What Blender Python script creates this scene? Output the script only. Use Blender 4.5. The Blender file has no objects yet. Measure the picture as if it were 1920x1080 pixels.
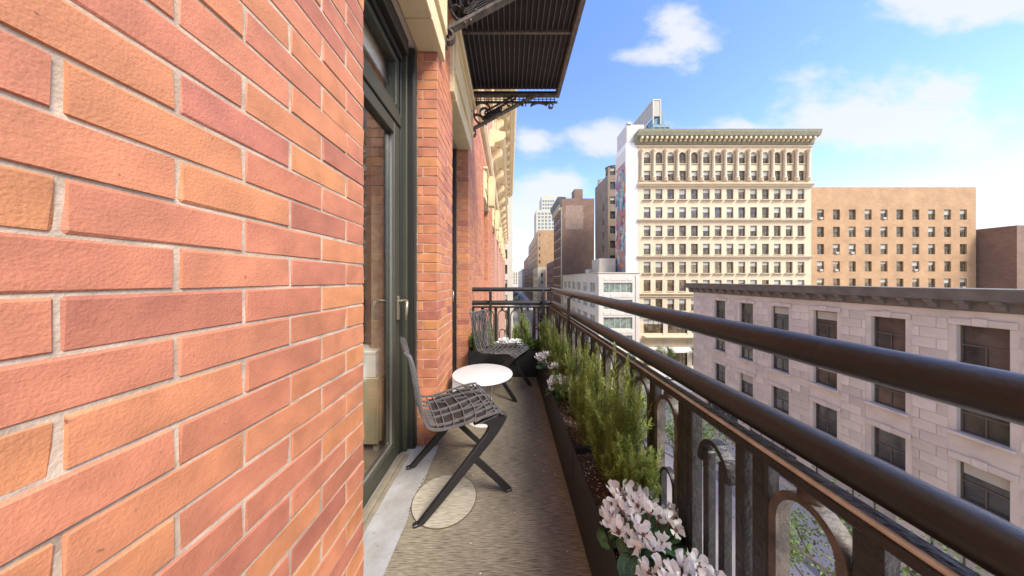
import bpy, math, random
from math import sin, cos, pi, radians, sqrt
from mathutils import Vector, Matrix, noise as mnoise
random.seed(7)
SC = bpy.context.scene
COL = SC.collection
# ------------------------------------------------------------------ camera
EYE = 1.2; FPX = 490.0; VX = 955.0; VY = 524.0          # eye height, focal length and vanishing point in photo pixels
cam = bpy.data.cameras.new('camera'); cam.sensor_width = 36; cam.lens = 36 * FPX / 1920
cam.shift_x = (960 - VX) / 1920; cam.shift_y = -(540 - VY) / 1920
cam.clip_start = 0.02; cam.clip_end = 5000
camo = bpy.data.objects.new('camera', cam); COL.objects.link(camo)
camo.location = (0, 0, EYE); camo.rotation_euler = (pi / 2, 0, 0)
SC.camera = camo
# ------------------------------------------------------------------ light
SUN_AZ = radians(-46); SUN_EL = radians(47)               # hazy sun behind the camera, over the street side
SKY_STRENGTH = 0.125; SUN_STRENGTH = 2.0; EXPOSURE = 1.9
W = bpy.data.worlds.new('World'); SC.world = W; W.use_nodes = True
nt = W.node_tree; nt.nodes.clear()
def N(nt, t, **kw):
    n = nt.nodes.new(t)
    for k, v in kw.items():
        if k.startswith('i_'): n.inputs[k[2:].replace('_', ' ')].default_value = v
        else: setattr(n, k, v)
    return n
def L(nt, a, b): nt.links.new(a, b)
def M_(nt, op, a, b=None, c=None, clamp=False):
    n = nt.nodes.new('ShaderNodeMath'); n.operation = op; n.use_clamp = clamp
    for i, v in enumerate((a, b, c)):
        if v is None: continue
        if isinstance(v, (int, float)): n.inputs[i].default_value = v
        else: nt.links.new(v, n.inputs[i])
    return n.outputs[0]
sky = N(nt, 'ShaderNodeTexSky', sky_type='NISHITA', sun_disc=False, sun_elevation=SUN_EL, sun_rotation=pi + SUN_AZ,
        altitude=50, air_density=1.0, dust_density=0.1, ozone_density=1.6)
bg = N(nt, 'ShaderNodeBackground'); bg.inputs['Strength'].default_value = SKY_STRENGTH
wo = N(nt, 'ShaderNodeOutputWorld')
tc = N(nt, 'ShaderNodeTexCoord'); sep = N(nt, 'ShaderNodeSeparateXYZ'); L(nt, tc.outputs['Generated'], sep.inputs[0])
dx, dy, dz = sep.outputs
ay = M_(nt, 'MAXIMUM', M_(nt, 'ABSOLUTE', dy), 0.12)
cu = M_(nt, 'DIVIDE', dx, ay); cv = M_(nt, 'DIVIDE', dz, ay)
comb = N(nt, 'ShaderNodeCombineXYZ'); L(nt, cu, comb.inputs[0]); L(nt, M_(nt, 'MULTIPLY', cv, 1.7), comb.inputs[1]); L(nt, M_(nt, 'MULTIPLY', dy, 0.4), comb.inputs[2])
nz = N(nt, 'ShaderNodeTexNoise'); nz.inputs['Scale'].default_value = 3.6; nz.inputs['Detail'].default_value = 9; nz.inputs['Roughness'].default_value = 0.58
L(nt, comb.outputs[0], nz.inputs['Vector'])
def blob(u0, v0, ru, rv, amp):
    a = M_(nt, 'DIVIDE', M_(nt, 'SUBTRACT', cu, u0), ru); b = M_(nt, 'DIVIDE', M_(nt, 'SUBTRACT', cv, v0), rv)
    d = M_(nt, 'ADD', M_(nt, 'MULTIPLY', a, a), M_(nt, 'MULTIPLY', b, b))
    return M_(nt, 'MULTIPLY', M_(nt, 'EXPONENT', M_(nt, 'MULTIPLY', d, -1.0)), amp)
# cumulus banks (tangent-plane directions of the sky in view and beyond it)
banks = [(0.66, 0.92, 0.22, 0.12, .46), (0.46, 0.85, 0.13, 0.05, .30), (0.34, 0.53, 0.20, 0.085, .50), (0.09, 0.54, 0.07, 0.05, .34), (0.72, 0.50, 0.30, 0.10, .42),
         (0.12, 0.24, 0.20, 0.16, .52), (0.20, 0.37, 0.12, 0.06, .34), (0.03, 0.05, 0.25, 0.07, .3), (1.35, 0.62, 0.40, 0.16, .45), (1.8, 1.15, .5, .18, .40),
         (-0.8, 0.5, .4, .2, .4), (-1.7, .8, .5, .2, .4), (1.3, 0.18, .6, .13, .4)]
tot = None
for b in banks:
    o = blob(*b); tot = o if tot is None else M_(nt, 'ADD', tot, o)
# extra broken cloud beyond the banks above, added in thicker cover for more fill light
nz2 = N(nt, 'ShaderNodeTexNoise'); nz2.inputs['Scale'].default_value = 2.6; nz2.inputs['Detail'].default_value = 8; L(nt, tc.outputs['Generated'], nz2.inputs['Vector'])
front = M_(nt, 'MULTIPLY', blob(0.35, 0.5, 1.0, 0.85, 1.0), M_(nt, 'GREATER_THAN', dy, 0.0))
rest = M_(nt, 'MULTIPLY', M_(nt, 'SUBTRACT', nz2.outputs['Fac'], 0.22), M_(nt, 'SUBTRACT', 1.0, front, clamp=True))
dens = M_(nt, 'ADD', M_(nt, 'SUBTRACT', nz.outputs['Fac'], 0.72), M_(nt, 'ADD', tot, rest))
mr = N(nt, 'ShaderNodeMapRange', interpolation_type='SMOOTHSTEP'); mr.inputs['From Min'].default_value = 0.0; mr.inputs['From Max'].default_value = 0.30
L(nt, dens, mr.inputs['Value'])
cm = M_(nt, 'MULTIPLY', mr.outputs[0], 0.86)
cm = M_(nt, 'MULTIPLY', cm, M_(nt, 'GREATER_THAN', dz, 0.0))
skm = N(nt, 'ShaderNodeMix', data_type='RGBA', blend_type='MIX')
hs = N(nt, 'ShaderNodeHueSaturation'); hs.inputs['Saturation'].default_value = 1.22; hs.inputs['Value'].default_value = 1.0
tint = N(nt, 'ShaderNodeMix', data_type='RGBA', blend_type='MULTIPLY'); tint.inputs['Factor'].default_value = 1; tint.inputs[7].default_value = (1.06, .89, .97, 1)
L(nt, sky.outputs[0], tint.inputs[6]); L(nt, tint.outputs[2], hs.inputs['Color'])
L(nt, cm, skm.inputs['Factor']); L(nt, hs.outputs[0], skm.inputs[6]); skm.inputs[7].default_value = (2.05, 2.06, 2.15, 1)
L(nt, skm.outputs[2], bg.inputs['Color']); L(nt, bg.outputs[0], wo.inputs[0])
sd = bpy.data.lights.new('sun', 'SUN'); sd.energy = SUN_STRENGTH; sd.angle = radians(26); sd.color = (1.0, 0.92, 0.80)
so = bpy.data.objects.new('sun', sd); COL.objects.link(so); so.location = (20, -40, 40)
so.rotation_euler = Vector((sin(SUN_AZ) * cos(SUN_EL), cos(SUN_AZ) * cos(SUN_EL), -sin(SUN_EL))).to_track_quat('-Z', 'Y').to_euler()
vs = SC.view_settings; vs.view_transform = 'Standard'; vs.look = 'None'; vs.gamma = 1; vs.exposure = EXPOSURE; vs.use_curve_mapping = False
SC.render.engine = 'CYCLES'; SC.cycles.max_bounces = 8; SC.cycles.diffuse_bounces = 5; SC.cycles.transparent_max_bounces = 12
SC.cycles.use_denoising = True
# ------------------------------------------------------------------ helpers
class MB:
    """collects faces; build() links them as one mesh object"""
    def __init__(s): s.v = []; s.f = []; s.m = []; s.smooth = []
    def add(s, vs, fs, mi=0, sm=False):
        o = len(s.v); s.v += [tuple(p) for p in vs]
        for f in fs: s.f.append(tuple(i + o for i in f)); s.m.append(mi); s.smooth.append(sm)
    def box(s, a, b, mi=0):
        x0, y0, z0 = a; x1, y1, z1 = b
        s.add([(x0,y0,z0),(x1,y0,z0),(x1,y1,z0),(x0,y1,z0),(x0,y0,z1),(x1,y0,z1),(x1,y1,z1),(x0,y1,z1)],
              [(0,3,2,1),(4,5,6,7),(0,1,5,4),(1,2,6,5),(2,3,7,6),(3,0,4,7)], mi)
    def cbox(s, a, b, c=0.003, mi=0):
        """box with chamfered edges"""
        vs = []; idx = {}
        for sx in (0,1):
            for sy in (0,1):
                for sz in (0,1):
                    for ax in range(3):
                        p = []
                        for k, sg in enumerate((sx,sy,sz)):
                            base = b[k] if sg else a[k]
                            if k != ax: base += -c if sg else c
                            p.append(base)
                        idx[(sx,sy,sz,ax)] = len(vs); vs.append(tuple(p))
        fs = []
        for ax in range(3):
            o1, o2 = [k for k in range(3) if k != ax]
            for sg in (0,1):
                q = []
                for (p1,p2) in ((0,0),(1,0),(1,1),(0,1)):
                    t = [0,0,0]; t[ax]=sg; t[o1]=p1; t[o2]=p2; q.append(idx[(*t,ax)])
                fs.append(tuple(q))
        for ax in range(3):
            o1, o2 = [k for k in range(3) if k != ax]
            for p1 in (0,1):
                for p2 in (0,1):
                    t0=[0,0,0]; t0[o1]=p1; t0[o2]=p2; t1=list(t0); t1[ax]=1
                    fs.append((idx[(*t0,o1)], idx[(*t1,o1)], idx[(*t1,o2)], idx[(*t0,o2)]))
        for sx in (0,1):
            for sy in (0,1):
                for sz in (0,1): fs.append(tuple(idx[(sx,sy,sz,k)] for k in range(3)))
        ctr = [(a[k]+b[k])/2 for k in range(3)]
        out = []
        for f in fs:
            p0,p1,p2 = (Vector(vs[f[0]]),Vector(vs[f[1]]),Vector(vs[f[2]]))
            n = (p1-p0).cross(p2-p0)
            out.append(f if n.dot(p0-Vector(ctr))>0 else tuple(reversed(f)))
        s.add(vs, out, mi)
    def bar(s, pts, w, t, up, mi=0, closed=False, sm=False, taper=None):
        """rectangular section swept along pts; w along `up` x tangent, t along up; up a vector or one per point"""
        n = len(pts); P = [Vector(p) for p in pts]; vs = []
        for i in range(n):
            a = P[i-1] if (i or closed) else P[0]; b = P[(i+1) % n] if (i < n-1 or closed) else P[-1]
            tg = (b - a).normalized(); u = Vector(up[i]) if isinstance(up[0], (tuple, list, Vector)) else Vector(up)
            sd = tg.cross(u)
            if sd.length < 1e-6: sd = Vector((1,0,0))
            sd.normalize(); uu = sd.cross(tg).normalized()
            ww, tt = (w, t) if taper is None else (w*taper[i], t*taper[i])
            if isinstance(w, (list, tuple)): ww = w[i]
            if isinstance(t, (list, tuple)): tt = t[i]
            for (p, q) in ((-1,-1),(1,-1),(1,1),(-1,1)): vs.append(P[i] + sd*(p*ww/2) + uu*(q*tt/2))
        fs = []
        for i in range(n if closed else n-1):
            j = (i+1) % n
            for k in range(4): fs.append((i*4+k, i*4+(k+1)%4, j*4+(k+1)%4, j*4+k))
        if not closed: fs += [(3,2,1,0), tuple((n-1)*4+k for k in range(4))]
        s.add(vs, fs, mi, sm)
    def tube(s, pts, r, n=10, mi=0, cap=True, sm=True, squash=1.0):
        P = [Vector(p) for p in pts]; vs = []; m = len(P); up0 = None
        for i in range(m):
            tg = (P[min(i+1,m-1)] - P[max(i-1,0)]).normalized()
            if up0 is None: up0 = Vector((0,0,1)) if abs(tg.z) < .9 else Vector((1,0,0))
            sd = tg.cross(up0).normalized(); uu = sd.cross(tg).normalized(); up0 = uu
            rr = r[i] if isinstance(r, (list, tuple)) else r
            for k in range(n): a = 2*pi*k/n; vs.append(P[i] + sd*(rr*cos(a)) + uu*(rr*squash*sin(a)))
        fs = [(i*n+k, i*n+(k+1)%n, (i+1)*n+(k+1)%n, (i+1)*n+k) for i in range(m-1) for k in range(n)]
        s.add(vs, fs, mi, sm)
        if cap: s.add(vs[:n], [tuple(reversed(range(n)))], mi); s.add(vs[-n:], [tuple(range(n))], mi)
    def lathe(s, prof, c=(0,0,0), n=32, mi=0, sm=True, cap=True):
        vs = [(c[0]+r*cos(2*pi*k/n), c[1]+r*sin(2*pi*k/n), c[2]+z) for r, z in prof for k in range(n)]
        fs = [(i*n+k, i*n+(k+1)%n, (i+1)*n+(k+1)%n, (i+1)*n+k) for i in range(len(prof)-1) for k in range(n)]
        s.add(vs, fs, mi, sm)
        if cap:
            if prof[0][0] > 1e-6: s.add(vs[:n], [tuple(reversed(range(n)))], mi)
            if prof[-1][0] > 1e-6: s.add(vs[-n:], [tuple(range(n))], mi)
    def prism(s, poly, plane, d0, d1, mi=0):
        """poly 2-D outline extruded; plane 'xz' (extrude y), 'yz' (extrude x) or 'xy' (extrude z)"""
        def p3(p, d): return {'xz': (p[0], d, p[1]), 'yz': (d, p[0], p[1]), 'xy': (p[0], p[1], d)}[plane]
        n = len(poly); vs = [p3(p, d0) for p in poly] + [p3(p, d1) for p in poly]
        s.add(vs, [tuple(range(n)), tuple(range(2*n-1, n-1, -1))] + [(i, i+n, (i+1)%n+n, (i+1)%n) for i in range(n)], mi)
    def mesh(s, name, mats, recalc=True):
        me = bpy.data.meshes.new(name); me.from_pydata(s.v, [], s.f)
        if not isinstance(mats, (list, tuple)): mats = [mats]
        for m in mats: me.materials.append(m)
        me.polygons.foreach_set('material_index', s.m); me.polygons.foreach_set('use_smooth', s.smooth)
        if recalc:
            import bmesh
            bm = bmesh.new(); bm.from_mesh(me); bmesh.ops.recalc_face_normals(bm, faces=bm.faces); bm.to_mesh(me); bm.free()
        me.update(); return me
    def build(s, name, mats, parent=None, loc=None, recalc=True):
        return link(name, s.mesh(name, mats, recalc), parent, loc)
def link(name, data, parent=None, loc=None, rz=0):
    o = bpy.data.objects.new(name, data); COL.objects.link(o)
    if parent: o.parent = parent
    if loc is not None: o.location = loc
    if rz: o.rotation_euler = (0, 0, rz)
    return o
def tag(o, label=None, cat=None, group=None, kind=None):
    if label: o['label'] = label
    if cat: o['category'] = cat
    if group: o['group'] = group
    if kind: o['kind'] = kind
    return o
def thing(name, label, cat, loc=(0,0,0), rz=0, group=None):
    return tag(link(name, None, None, loc, rz), label, cat, group)
def copy_tree(o, parent=None):
    c = o.copy(); COL.objects.link(c); c.parent = parent
    for ch in o.children: copy_tree(ch, c)
    return c
def P(px, py, Y): return Vector(((px-VX)*Y/FPX, Y, EYE-(py-VY)*Y/FPX))   # sight line measured on the photograph, at depth Y
def catmull(pts, k):
    out = []; n = len(pts); V = [Vector(p) for p in pts]
    for i in range(n-1):
        a,b,c,d = V[max(i-1,0)],V[i],V[i+1],V[min(i+2,n-1)]
        for j in range(k):
            t = j/k; out.append(.5*((2*b)+(c-a)*t+(2*a-5*b+4*c-d)*t*t+(3*b-a-3*c+d)*t**3))
    out.append(V[-1]); return out
# ------------------------------------------------------------------ materials
def mat(name, col, rough=.7, col2=None, scale=8, detail=5, bump=0, bscale=None, metal=0, spec=.5, rnd=0, island=0, stretch=None, coat=0, trans=0, coord='Object', rv=0):
    """principled with noise-mixed colour, optional bump, optional per-object / per-piece variation"""
    m = bpy.data.materials.new(name); m.use_nodes = True; t = m.node_tree; b = t.nodes['Principled BSDF']
    b.inputs['Roughness'].default_value = rough; b.inputs['Metallic'].default_value = metal
    b.inputs['Specular IOR Level'].default_value = spec; b.inputs['Coat Weight'].default_value = coat
    tc = t.nodes.new('ShaderNodeTexCoord'); mp = t.nodes.new('ShaderNodeMapping'); L(t, tc.outputs[coord], mp.inputs[0])
    if stretch: mp.inputs['Scale'].default_value = stretch
    c4 = (*col, 1); out = None
    if col2:
        n = N(t, 'ShaderNodeTexNoise'); n.inputs['Scale'].default_value = scale; n.inputs['Detail'].default_value = detail; n.inputs['Roughness'].default_value = .6
        L(t, mp.outputs[0], n.inputs['Vector'])
        r = N(t, 'ShaderNodeMapRange'); r.inputs['From Min'].default_value = .32; r.inputs['From Max'].default_value = .68; L(t, n.outputs['Fac'], r.inputs[0])
        x = N(t, 'ShaderNodeMix', data_type='RGBA'); L(t, r.outputs[0], x.inputs['Factor']); x.inputs[6].default_value = c4; x.inputs[7].default_value = (*col2, 1)
        out = x.outputs[2]
    if rnd or island:
        h = N(t, 'ShaderNodeHueSaturation')
        if out: L(t, out, h.inputs['Color'])
        else: h.inputs['Color'].default_value = c4
        if rnd: src = t.nodes.new('ShaderNodeObjectInfo').outputs['Random']; k = rnd
        else: src = t.nodes.new('ShaderNodeNewGeometry').outputs['Random Per Island']; k = island
        L(t, M_(t, 'ADD', M_(t, 'MULTIPLY', src, 2*k), 1-k), h.inputs['Value'])
        L(t, M_(t, 'ADD', M_(t, 'MULTIPLY', M_(t, 'FRACT', M_(t, 'MULTIPLY', src, 7.31)), .03), .485), h.inputs['Hue'])
        out = h.outputs[0]
    if out: L(t, out, b.inputs['Base Color'])
    else: b.inputs['Base Color'].default_value = c4
    if bump:
        n2 = N(t, 'ShaderNodeTexNoise'); n2.inputs['Scale'].default_value = bscale or scale*4; n2.inputs['Detail'].default_value = 6
        L(t, mp.outputs[0], n2.inputs['Vector'])
        bp = N(t, 'ShaderNodeBump'); bp.inputs['Strength'].default_value = bump; bp.inputs['Distance'].default_value = .01
        L(t, n2.outputs['Fac'], bp.inputs['Height']); L(t, bp.outputs[0], b.inputs['Normal'])
    if rv:
        n5 = N(t, 'ShaderNodeTexNoise'); n5.inputs['Scale'].default_value = 22; n5.inputs['Detail'].default_value = 8; n5.inputs['Roughness'].default_value = .7; L(t, mp.outputs[0], n5.inputs['Vector'])
        L(t, M_(t, 'ADD', M_(t, 'MULTIPLY', M_(t, 'SUBTRACT', n5.outputs['Fac'], .5), 4*rv), rough, clamp=True), b.inputs['Roughness'])
    if trans:
        tr = t.nodes.new('ShaderNodeBsdfTranslucent'); mx = t.nodes.new('ShaderNodeMixShader'); mx.inputs[0].default_value = trans
        if out: L(t, out, tr.inputs[0])
        else: tr.inputs[0].default_value = c4
        L(t, b.outputs[0], mx.inputs[1]); L(t, tr.outputs[0], mx.inputs[2]); L(t, mx.outputs[0], t.nodes['Material Output'].inputs[0])
    return m
def glass_mat(name, tint=(.97,.985,.975), ior=1.5):
    m = bpy.data.materials.new(name); m.use_nodes = True; t = m.node_tree; t.nodes.clear()
    o = N(t, 'ShaderNodeOutputMaterial'); mx = N(t, 'ShaderNodeMixShader'); tr = N(t, 'ShaderNodeBsdfTransparent'); gl = N(t, 'ShaderNodeBsdfGlossy')
    tr.inputs[0].default_value = (*tint, 1); gl.inputs['Roughness'].default_value = .004; gl.inputs[0].default_value = (.95,.97,.97,1)
    fr = N(t, 'ShaderNodeFresnel'); bf = N(t, 'ShaderNodeNewGeometry')
    L(t, M_(t, 'ADD', M_(t, 'MULTIPLY', bf.outputs['Backfacing'], 1/ior-ior), ior), fr.inputs['IOR'])          # both faces of the thin pane reflect alike
    L(t, fr.outputs[0], mx.inputs[0]); L(t, tr.outputs[0], mx.inputs[1]); L(t, gl.outputs[0], mx.inputs[2]); L(t, mx.outputs[0], o.inputs[0]); return m
def brick_mat(name, src):
    m = bpy.data.materials.new(name); m.use_nodes = True; t = m.node_tree; b = t.nodes['Principled BSDF']; b.inputs['Roughness'].default_value = .62
    rnd = t.nodes.new('ShaderNodeObjectInfo').outputs['Random'] if src == 'object' else t.nodes.new('ShaderNodeNewGeometry').outputs['Random Per Island']
    cr = t.nodes.new('ShaderNodeValToRGB'); cr.color_ramp.interpolation = 'LINEAR'; e = cr.color_ramp.elements
    cols = [(0,(.49,.195,.085)),(.2,(.50,.190,.098)),(.42,(.43,.155,.085)),(.55,(.52,.215,.085)),(.72,(.40,.138,.088)),(.86,(.50,.200,.080)),(1,(.33,.110,.078))]
    e[0].position, e[0].color = 0, (*cols[0][1],1); e[1].position, e[1].color = 1, (*cols[-1][1],1)
    for p, c in cols[1:-1]: q = e.new(p); q.color = (*c,1)
    L(t, rnd, cr.inputs[0])
    tc = t.nodes.new('ShaderNodeTexCoord')
    n = N(t, 'ShaderNodeTexNoise'); n.inputs['Scale'].default_value = 14; n.inputs['Detail'].default_value = 7; L(t, tc.outputs['Object'], n.inputs['Vector'])
    n4 = N(t, 'ShaderNodeVectorMath', operation='ADD'); L(t, tc.outputs['Object'], n4.inputs[0])
    cb = N(t, 'ShaderNodeCombineXYZ'); L(t, M_(t,'MULTIPLY',rnd,37.0), cb.inputs[0]); L(t, M_(t,'MULTIPLY',rnd,91.0), cb.inputs[2]); L(t, cb.outputs[0], n4.inputs[1]); L(t, n4.outputs[0], n.inputs['Vector'])
    h = N(t, 'ShaderNodeHueSaturation'); L(t, cr.outputs[0], h.inputs['Color'])
    geo = t.nodes.new('ShaderNodeNewGeometry'); ng = N(t, 'ShaderNodeTexNoise'); ng.inputs['Scale'].default_value = 3.2; ng.inputs['Detail'].default_value = 9; ng.inputs['Roughness'].default_value = .65; L(t, geo.outputs['Position'], ng.inputs['Vector'])   # soot and rain wash running over many bricks
    L(t, M_(t,'MULTIPLY', M_(t,'ADD',M_(t,'MULTIPLY',n.outputs['Fac'],.85),.57), M_(t,'ADD',M_(t,'MULTIPLY',ng.outputs['Fac'],.62),.69)), h.inputs['Value']); h.inputs['Saturation'].default_value = 1.0
    # dark fire flecks
    n3 = N(t, 'ShaderNodeTexNoise'); n3.inputs['Scale'].default_value = 85; n3.inputs['Detail'].default_value = 3; L(t, n4.outputs[0], n3.inputs['Vector'])
    fm = N(t, 'ShaderNodeMapRange'); fm.inputs['From Min'].default_value = .71; fm.inputs['From Max'].default_value = .80; L(t, n3.outputs['Fac'], fm.inputs[0])
    mx = N(t, 'ShaderNodeMix', data_type='RGBA'); L(t, M_(t,'MULTIPLY',fm.outputs[0],.75), mx.inputs['Factor']); L(t, h.outputs[0], mx.inputs[6]); mx.inputs[7].default_value = (.09,.035,.03,1)
    L(t, mx.outputs[2], b.inputs['Base Color'])
    n2 = N(t, 'ShaderNodeTexNoise'); n2.inputs['Scale'].default_value = 260; n2.inputs['Detail'].default_value = 5; L(t, n4.outputs[0], n2.inputs['Vector'])
    bp = N(t, 'ShaderNodeBump'); bp.inputs['Strength'].default_value = .42; bp.inputs['Distance'].default_value = .0025; L(t, M_(t,'ADD',n2.outputs['Fac'],M_(t,'MULTIPLY',n3.outputs['Fac'],.7)), bp.inputs['Height']); L(t, bp.outputs[0], b.inputs['Normal'])
    return m
def brickwork_mat(name, c1, c2, mortar, bw=.212, bh=.0695, axis='yz', msize=.012, blotch=None):
    """masonry too far off to tell single bricks apart"""
    m = bpy.data.materials.new(name); m.use_nodes = True; t = m.node_tree; b = t.nodes['Principled BSDF']; b.inputs['Roughness'].default_value = .8
    tc = t.nodes.new('ShaderNodeTexCoord'); sp = t.nodes.new('ShaderNodeSeparateXYZ'); L(t, tc.outputs['Object'], sp.inputs[0])
    cb = t.nodes.new('ShaderNodeCombineXYZ'); L(t, M_(t,'ADD',sp.outputs[0],sp.outputs[1]), cb.inputs[0]); L(t, sp.outputs[2], cb.inputs[1])
    k = N(t, 'ShaderNodeTexBrick'); k.inputs['Scale'].default_value = 1; k.inputs['Brick Width'].default_value = bw; k.inputs['Row Height'].default_value = bh; k.inputs['Mortar Size'].default_value = msize/2; k.inputs['Bias'].default_value = 0
    k.inputs['Color1'].default_value = (*c1,1); k.inputs['Color2'].default_value = (*c2,1); k.inputs['Mortar'].default_value = (*mortar,1); L(t, cb.outputs[0], k.inputs['Vector'])
    n = N(t, 'ShaderNodeTexNoise'); n.inputs['Scale'].default_value = .35; n.inputs['Detail'].default_value = 8; n.inputs['Roughness'].default_value = .65; L(t, tc.outputs['Object'], n.inputs['Vector'])
    h = N(t, 'ShaderNodeHueSaturation'); L(t, k.outputs['Color'], h.inputs['Color']); L(t, M_(t,'ADD',M_(t,'MULTIPLY',n.outputs['Fac'],1.0),.5), h.inputs['Value'])
    L(t, h.outputs[0], b.inputs['Base Color']); return m
MT = {}
MT['brick'] = brick_mat('brick_single', 'object'); MT['brick_mass'] = brick_mat('brick_mass', 'island')
MT['brickwork'] = brickwork_mat('brickwork_own', (.46,.20,.10), (.36,.13,.085), (.62,.52,.42))
MT['mortar'] = mat('mortar', (.56,.44,.32), .92, (.30,.22,.155), 16, 9, bump=.25, bscale=200)
MT['limestone'] = mat('limestone', (.70,.57,.34), .75, (.58,.46,.26), 3.5, bump=.25, bscale=50)
MT['iron'] = mat('black_iron', (.026,.023,.022), .45, (.013,.012,.011), 25, bump=.5, bscale=70, spec=.5, rv=.15)
MT['iron_worn'] = mat('worn_iron', (.135,.112,.088), .5, (.035,.03,.027), 18, bump=.5, bscale=60, spec=.5)
MT['rail_paint'] = mat('rail_paint', (.025,.0232,.0224), .36, (.019,.0176,.017), 16, 9, bump=.12, bscale=85, spec=.55, rv=.06)
MT['worn_edge'] = mat('worn_gilt_edge', (.50,.46,.37), .8, (.34,.29,.21), 30, spec=.2, bump=.3, bscale=80)
MT['frame_green'] = mat('olive_frame', (.052,.054,.034), .45, (.042,.043,.028), 6, spec=.5)
MT['frame_dark'] = mat('dark_frame', (.022,.022,.017), .42, spec=.5)
MT['glass'] = glass_mat('door_glass')
MT['bare_metal'] = mat('bare_metal', (.55,.53,.48), .35, metal=.9)
MT['planter'] = mat('planter_metal', (.020,.020,.021), .45, (.027,.026,.026), 3, spec=.4)
MT['concrete'] = mat('concrete_sill', (.50,.49,.47), .8, (.34,.32,.29), 5, 8, bump=.3, bscale=70)
MT['white_top'] = mat('white_marble', (.58,.57,.545), .3, (.53,.52,.495), 5, 9)
MT['chair_metal'] = mat('chair_metal', (.135,.13,.126), .26, (.105,.10,.098), 10, spec=.8, metal=.15)
MT['chair_leg'] = mat('chair_leg_metal', (.022,.021,.021), .42, (.016,.015,.015), 10, spec=.5)
# ------------------------------------------------------------------ own building
WX = -0.52; CH = 0.0695; BW = 0.206; BJ = 0.006; BHH = 0.0640; DEEP = -0.664
own = thing('brick_building', 'orange red brick building with cream stone lintels rising beside the balcony on the left', 'building')
OPEN = [(.935,1.89),(2.39,3.31),(5.35,6.30),(8.10,9.05),(10.9,11.85),(13.7,14.65),(16.5,17.45),(19.3,20.25),(22.1,23.05)]
YB0, YB1 = -8.0, 25.0; ZTOP = 10.4; ZL0, ZL1 = 2.84, 3.42
GZ = -16.8                                                    # street level
NEAR_END = 6.5                                                # single bricks up to here, brickwork material beyond
# mortar cores of the piers (3.5 mm behind the brick faces)
ys = [YB0] + [v for o in OPEN for v in o] + [YB1]
mb = MB(); mf = MB()
for i in range(0, len(ys), 2):
    a, b = ys[i], ys[i+1]
    if a < NEAR_END - .1:
        bb = b
        mb.box((-1.0, a + (.0035 if i else 0), -.3), (WX - .0025, bb - .0035, ZL0 + .02))
    else: mf.box((-1.0, a, -.3), (WX, b, ZL0 + .011))
core = mb.build('pier', MT['mortar'], own)
mf.box((-1.0, YB0, ZL0 + .012), (WX - .002, YB1, ZTOP)); mf.box((-1.0, YB0, GZ), (WX - .002, YB1, -.3))
mf.box((-12, YB0, GZ), (-4.4, YB1, ZTOP)); mf.box((-4.4, YB0, GZ), (-1.0, YB0 + .3, ZTOP)); mf.box((-4.4, YB1-.3, GZ), (-1.0, YB1, ZTOP))
mf.box((-4.4, YB0, ZTOP - .4), (-1.0, YB1, ZTOP)); mf.box((-4.4, YB0, -.4), (-1.0, YB1, -.02)); mf.box((-4.4, YB0+.3, 3.6), (-1.0, YB1-.3, 3.9))
mf.build('wall', MT['brickwork'], own)
# bricks
bcache = {}
def brick_mesh(dx, dy):
    k = (round(dx,4), round(dy,4))
    if k not in bcache:
        ms = []
        for v in range(5):
            m = MB(); m.cbox((-dx/2, -dy/2, -BHH/2), (dx/2, dy/2, BHH/2), random.uniform(.0018,.0032))
            jit = [Vector(p) + Vector((random.uniform(-.0014,.0010), random.uniform(-.0022,.0018), random.uniform(-.0018,.0018))) for p in m.v]
            m.v = [tuple(p) for p in jit]; ms.append(m.mesh('brick', MT['brick']))
        bcache[k] = ms
    return random.choice(bcache[k])
mass = MB(); nsingle = 0
def put_brick(x0, x1, y0, y1, k, single):
    global nsingle
    z = k*CH + CH/2; cx, cy = (x0+x1)/2, (y0+y1)/2
    ox = random.uniform(-.0012, .0014)
    if single and nsingle < 300:
        nsingle += 1; o = link('brick', brick_mesh(x1-x0, y1-y0), own, (cx+ox, cy, z)); o.rotation_euler = (0, 0, random.uniform(-.003,.003))
    else: mass.cbox((x0+ox, y0, z-BHH/2), (x1+ox, y1, z+BHH/2), .002)
def lay(a, b, k0, k1, near_reveal, far_flush, single):
    for k in range(k0, k1):
        sg = single(k) if callable(single) else single
        y = a
        if near_reveal:
            if k % 2 == 0:                                     # stretcher round the corner, closer beside it
                put_brick(WX-.100, WX, y, min(y+BW, b), k, sg); put_brick(DEEP, WX-.100-BJ, y, y+.06, k, sg); y += BW+BJ
            else:
                put_brick(DEEP, WX, y, y+.098, k, sg); y += .098+BJ
            while y < b - .03:
                e = min(y+BW, b)
                if b - e < .04: e = b
                put_brick(WX-.03, WX, y, e, k, sg); y = e+BJ
        else:                                                  # laid back from the far corner towards the camera
            y = b
            first = BW if k % 2 == 0 else .098
            while y > a + .03:
                e = max(y-first, a); put_brick(WX-.10 if y == b else WX-.03, WX, e, y, k, sg and e > .02); y = e-BJ; first = BW
KL = int(ZL0/CH)+1
lay(-.75, .935, -1, 1, False, True, False); lay(-.75, .935, 1, 33, False, True, True); lay(-.75, .935, 33, KL, False, True, False)
lay(1.89, 2.39, 0, KL, True, True, lambda k: k < 34)
lay(1.89, 2.39, -1, 0, True, True, False)
lay(3.31, 5.35, -1, KL, True, True, False)
lay(6.30, 8.10, -1, KL, True, True, False)
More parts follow.
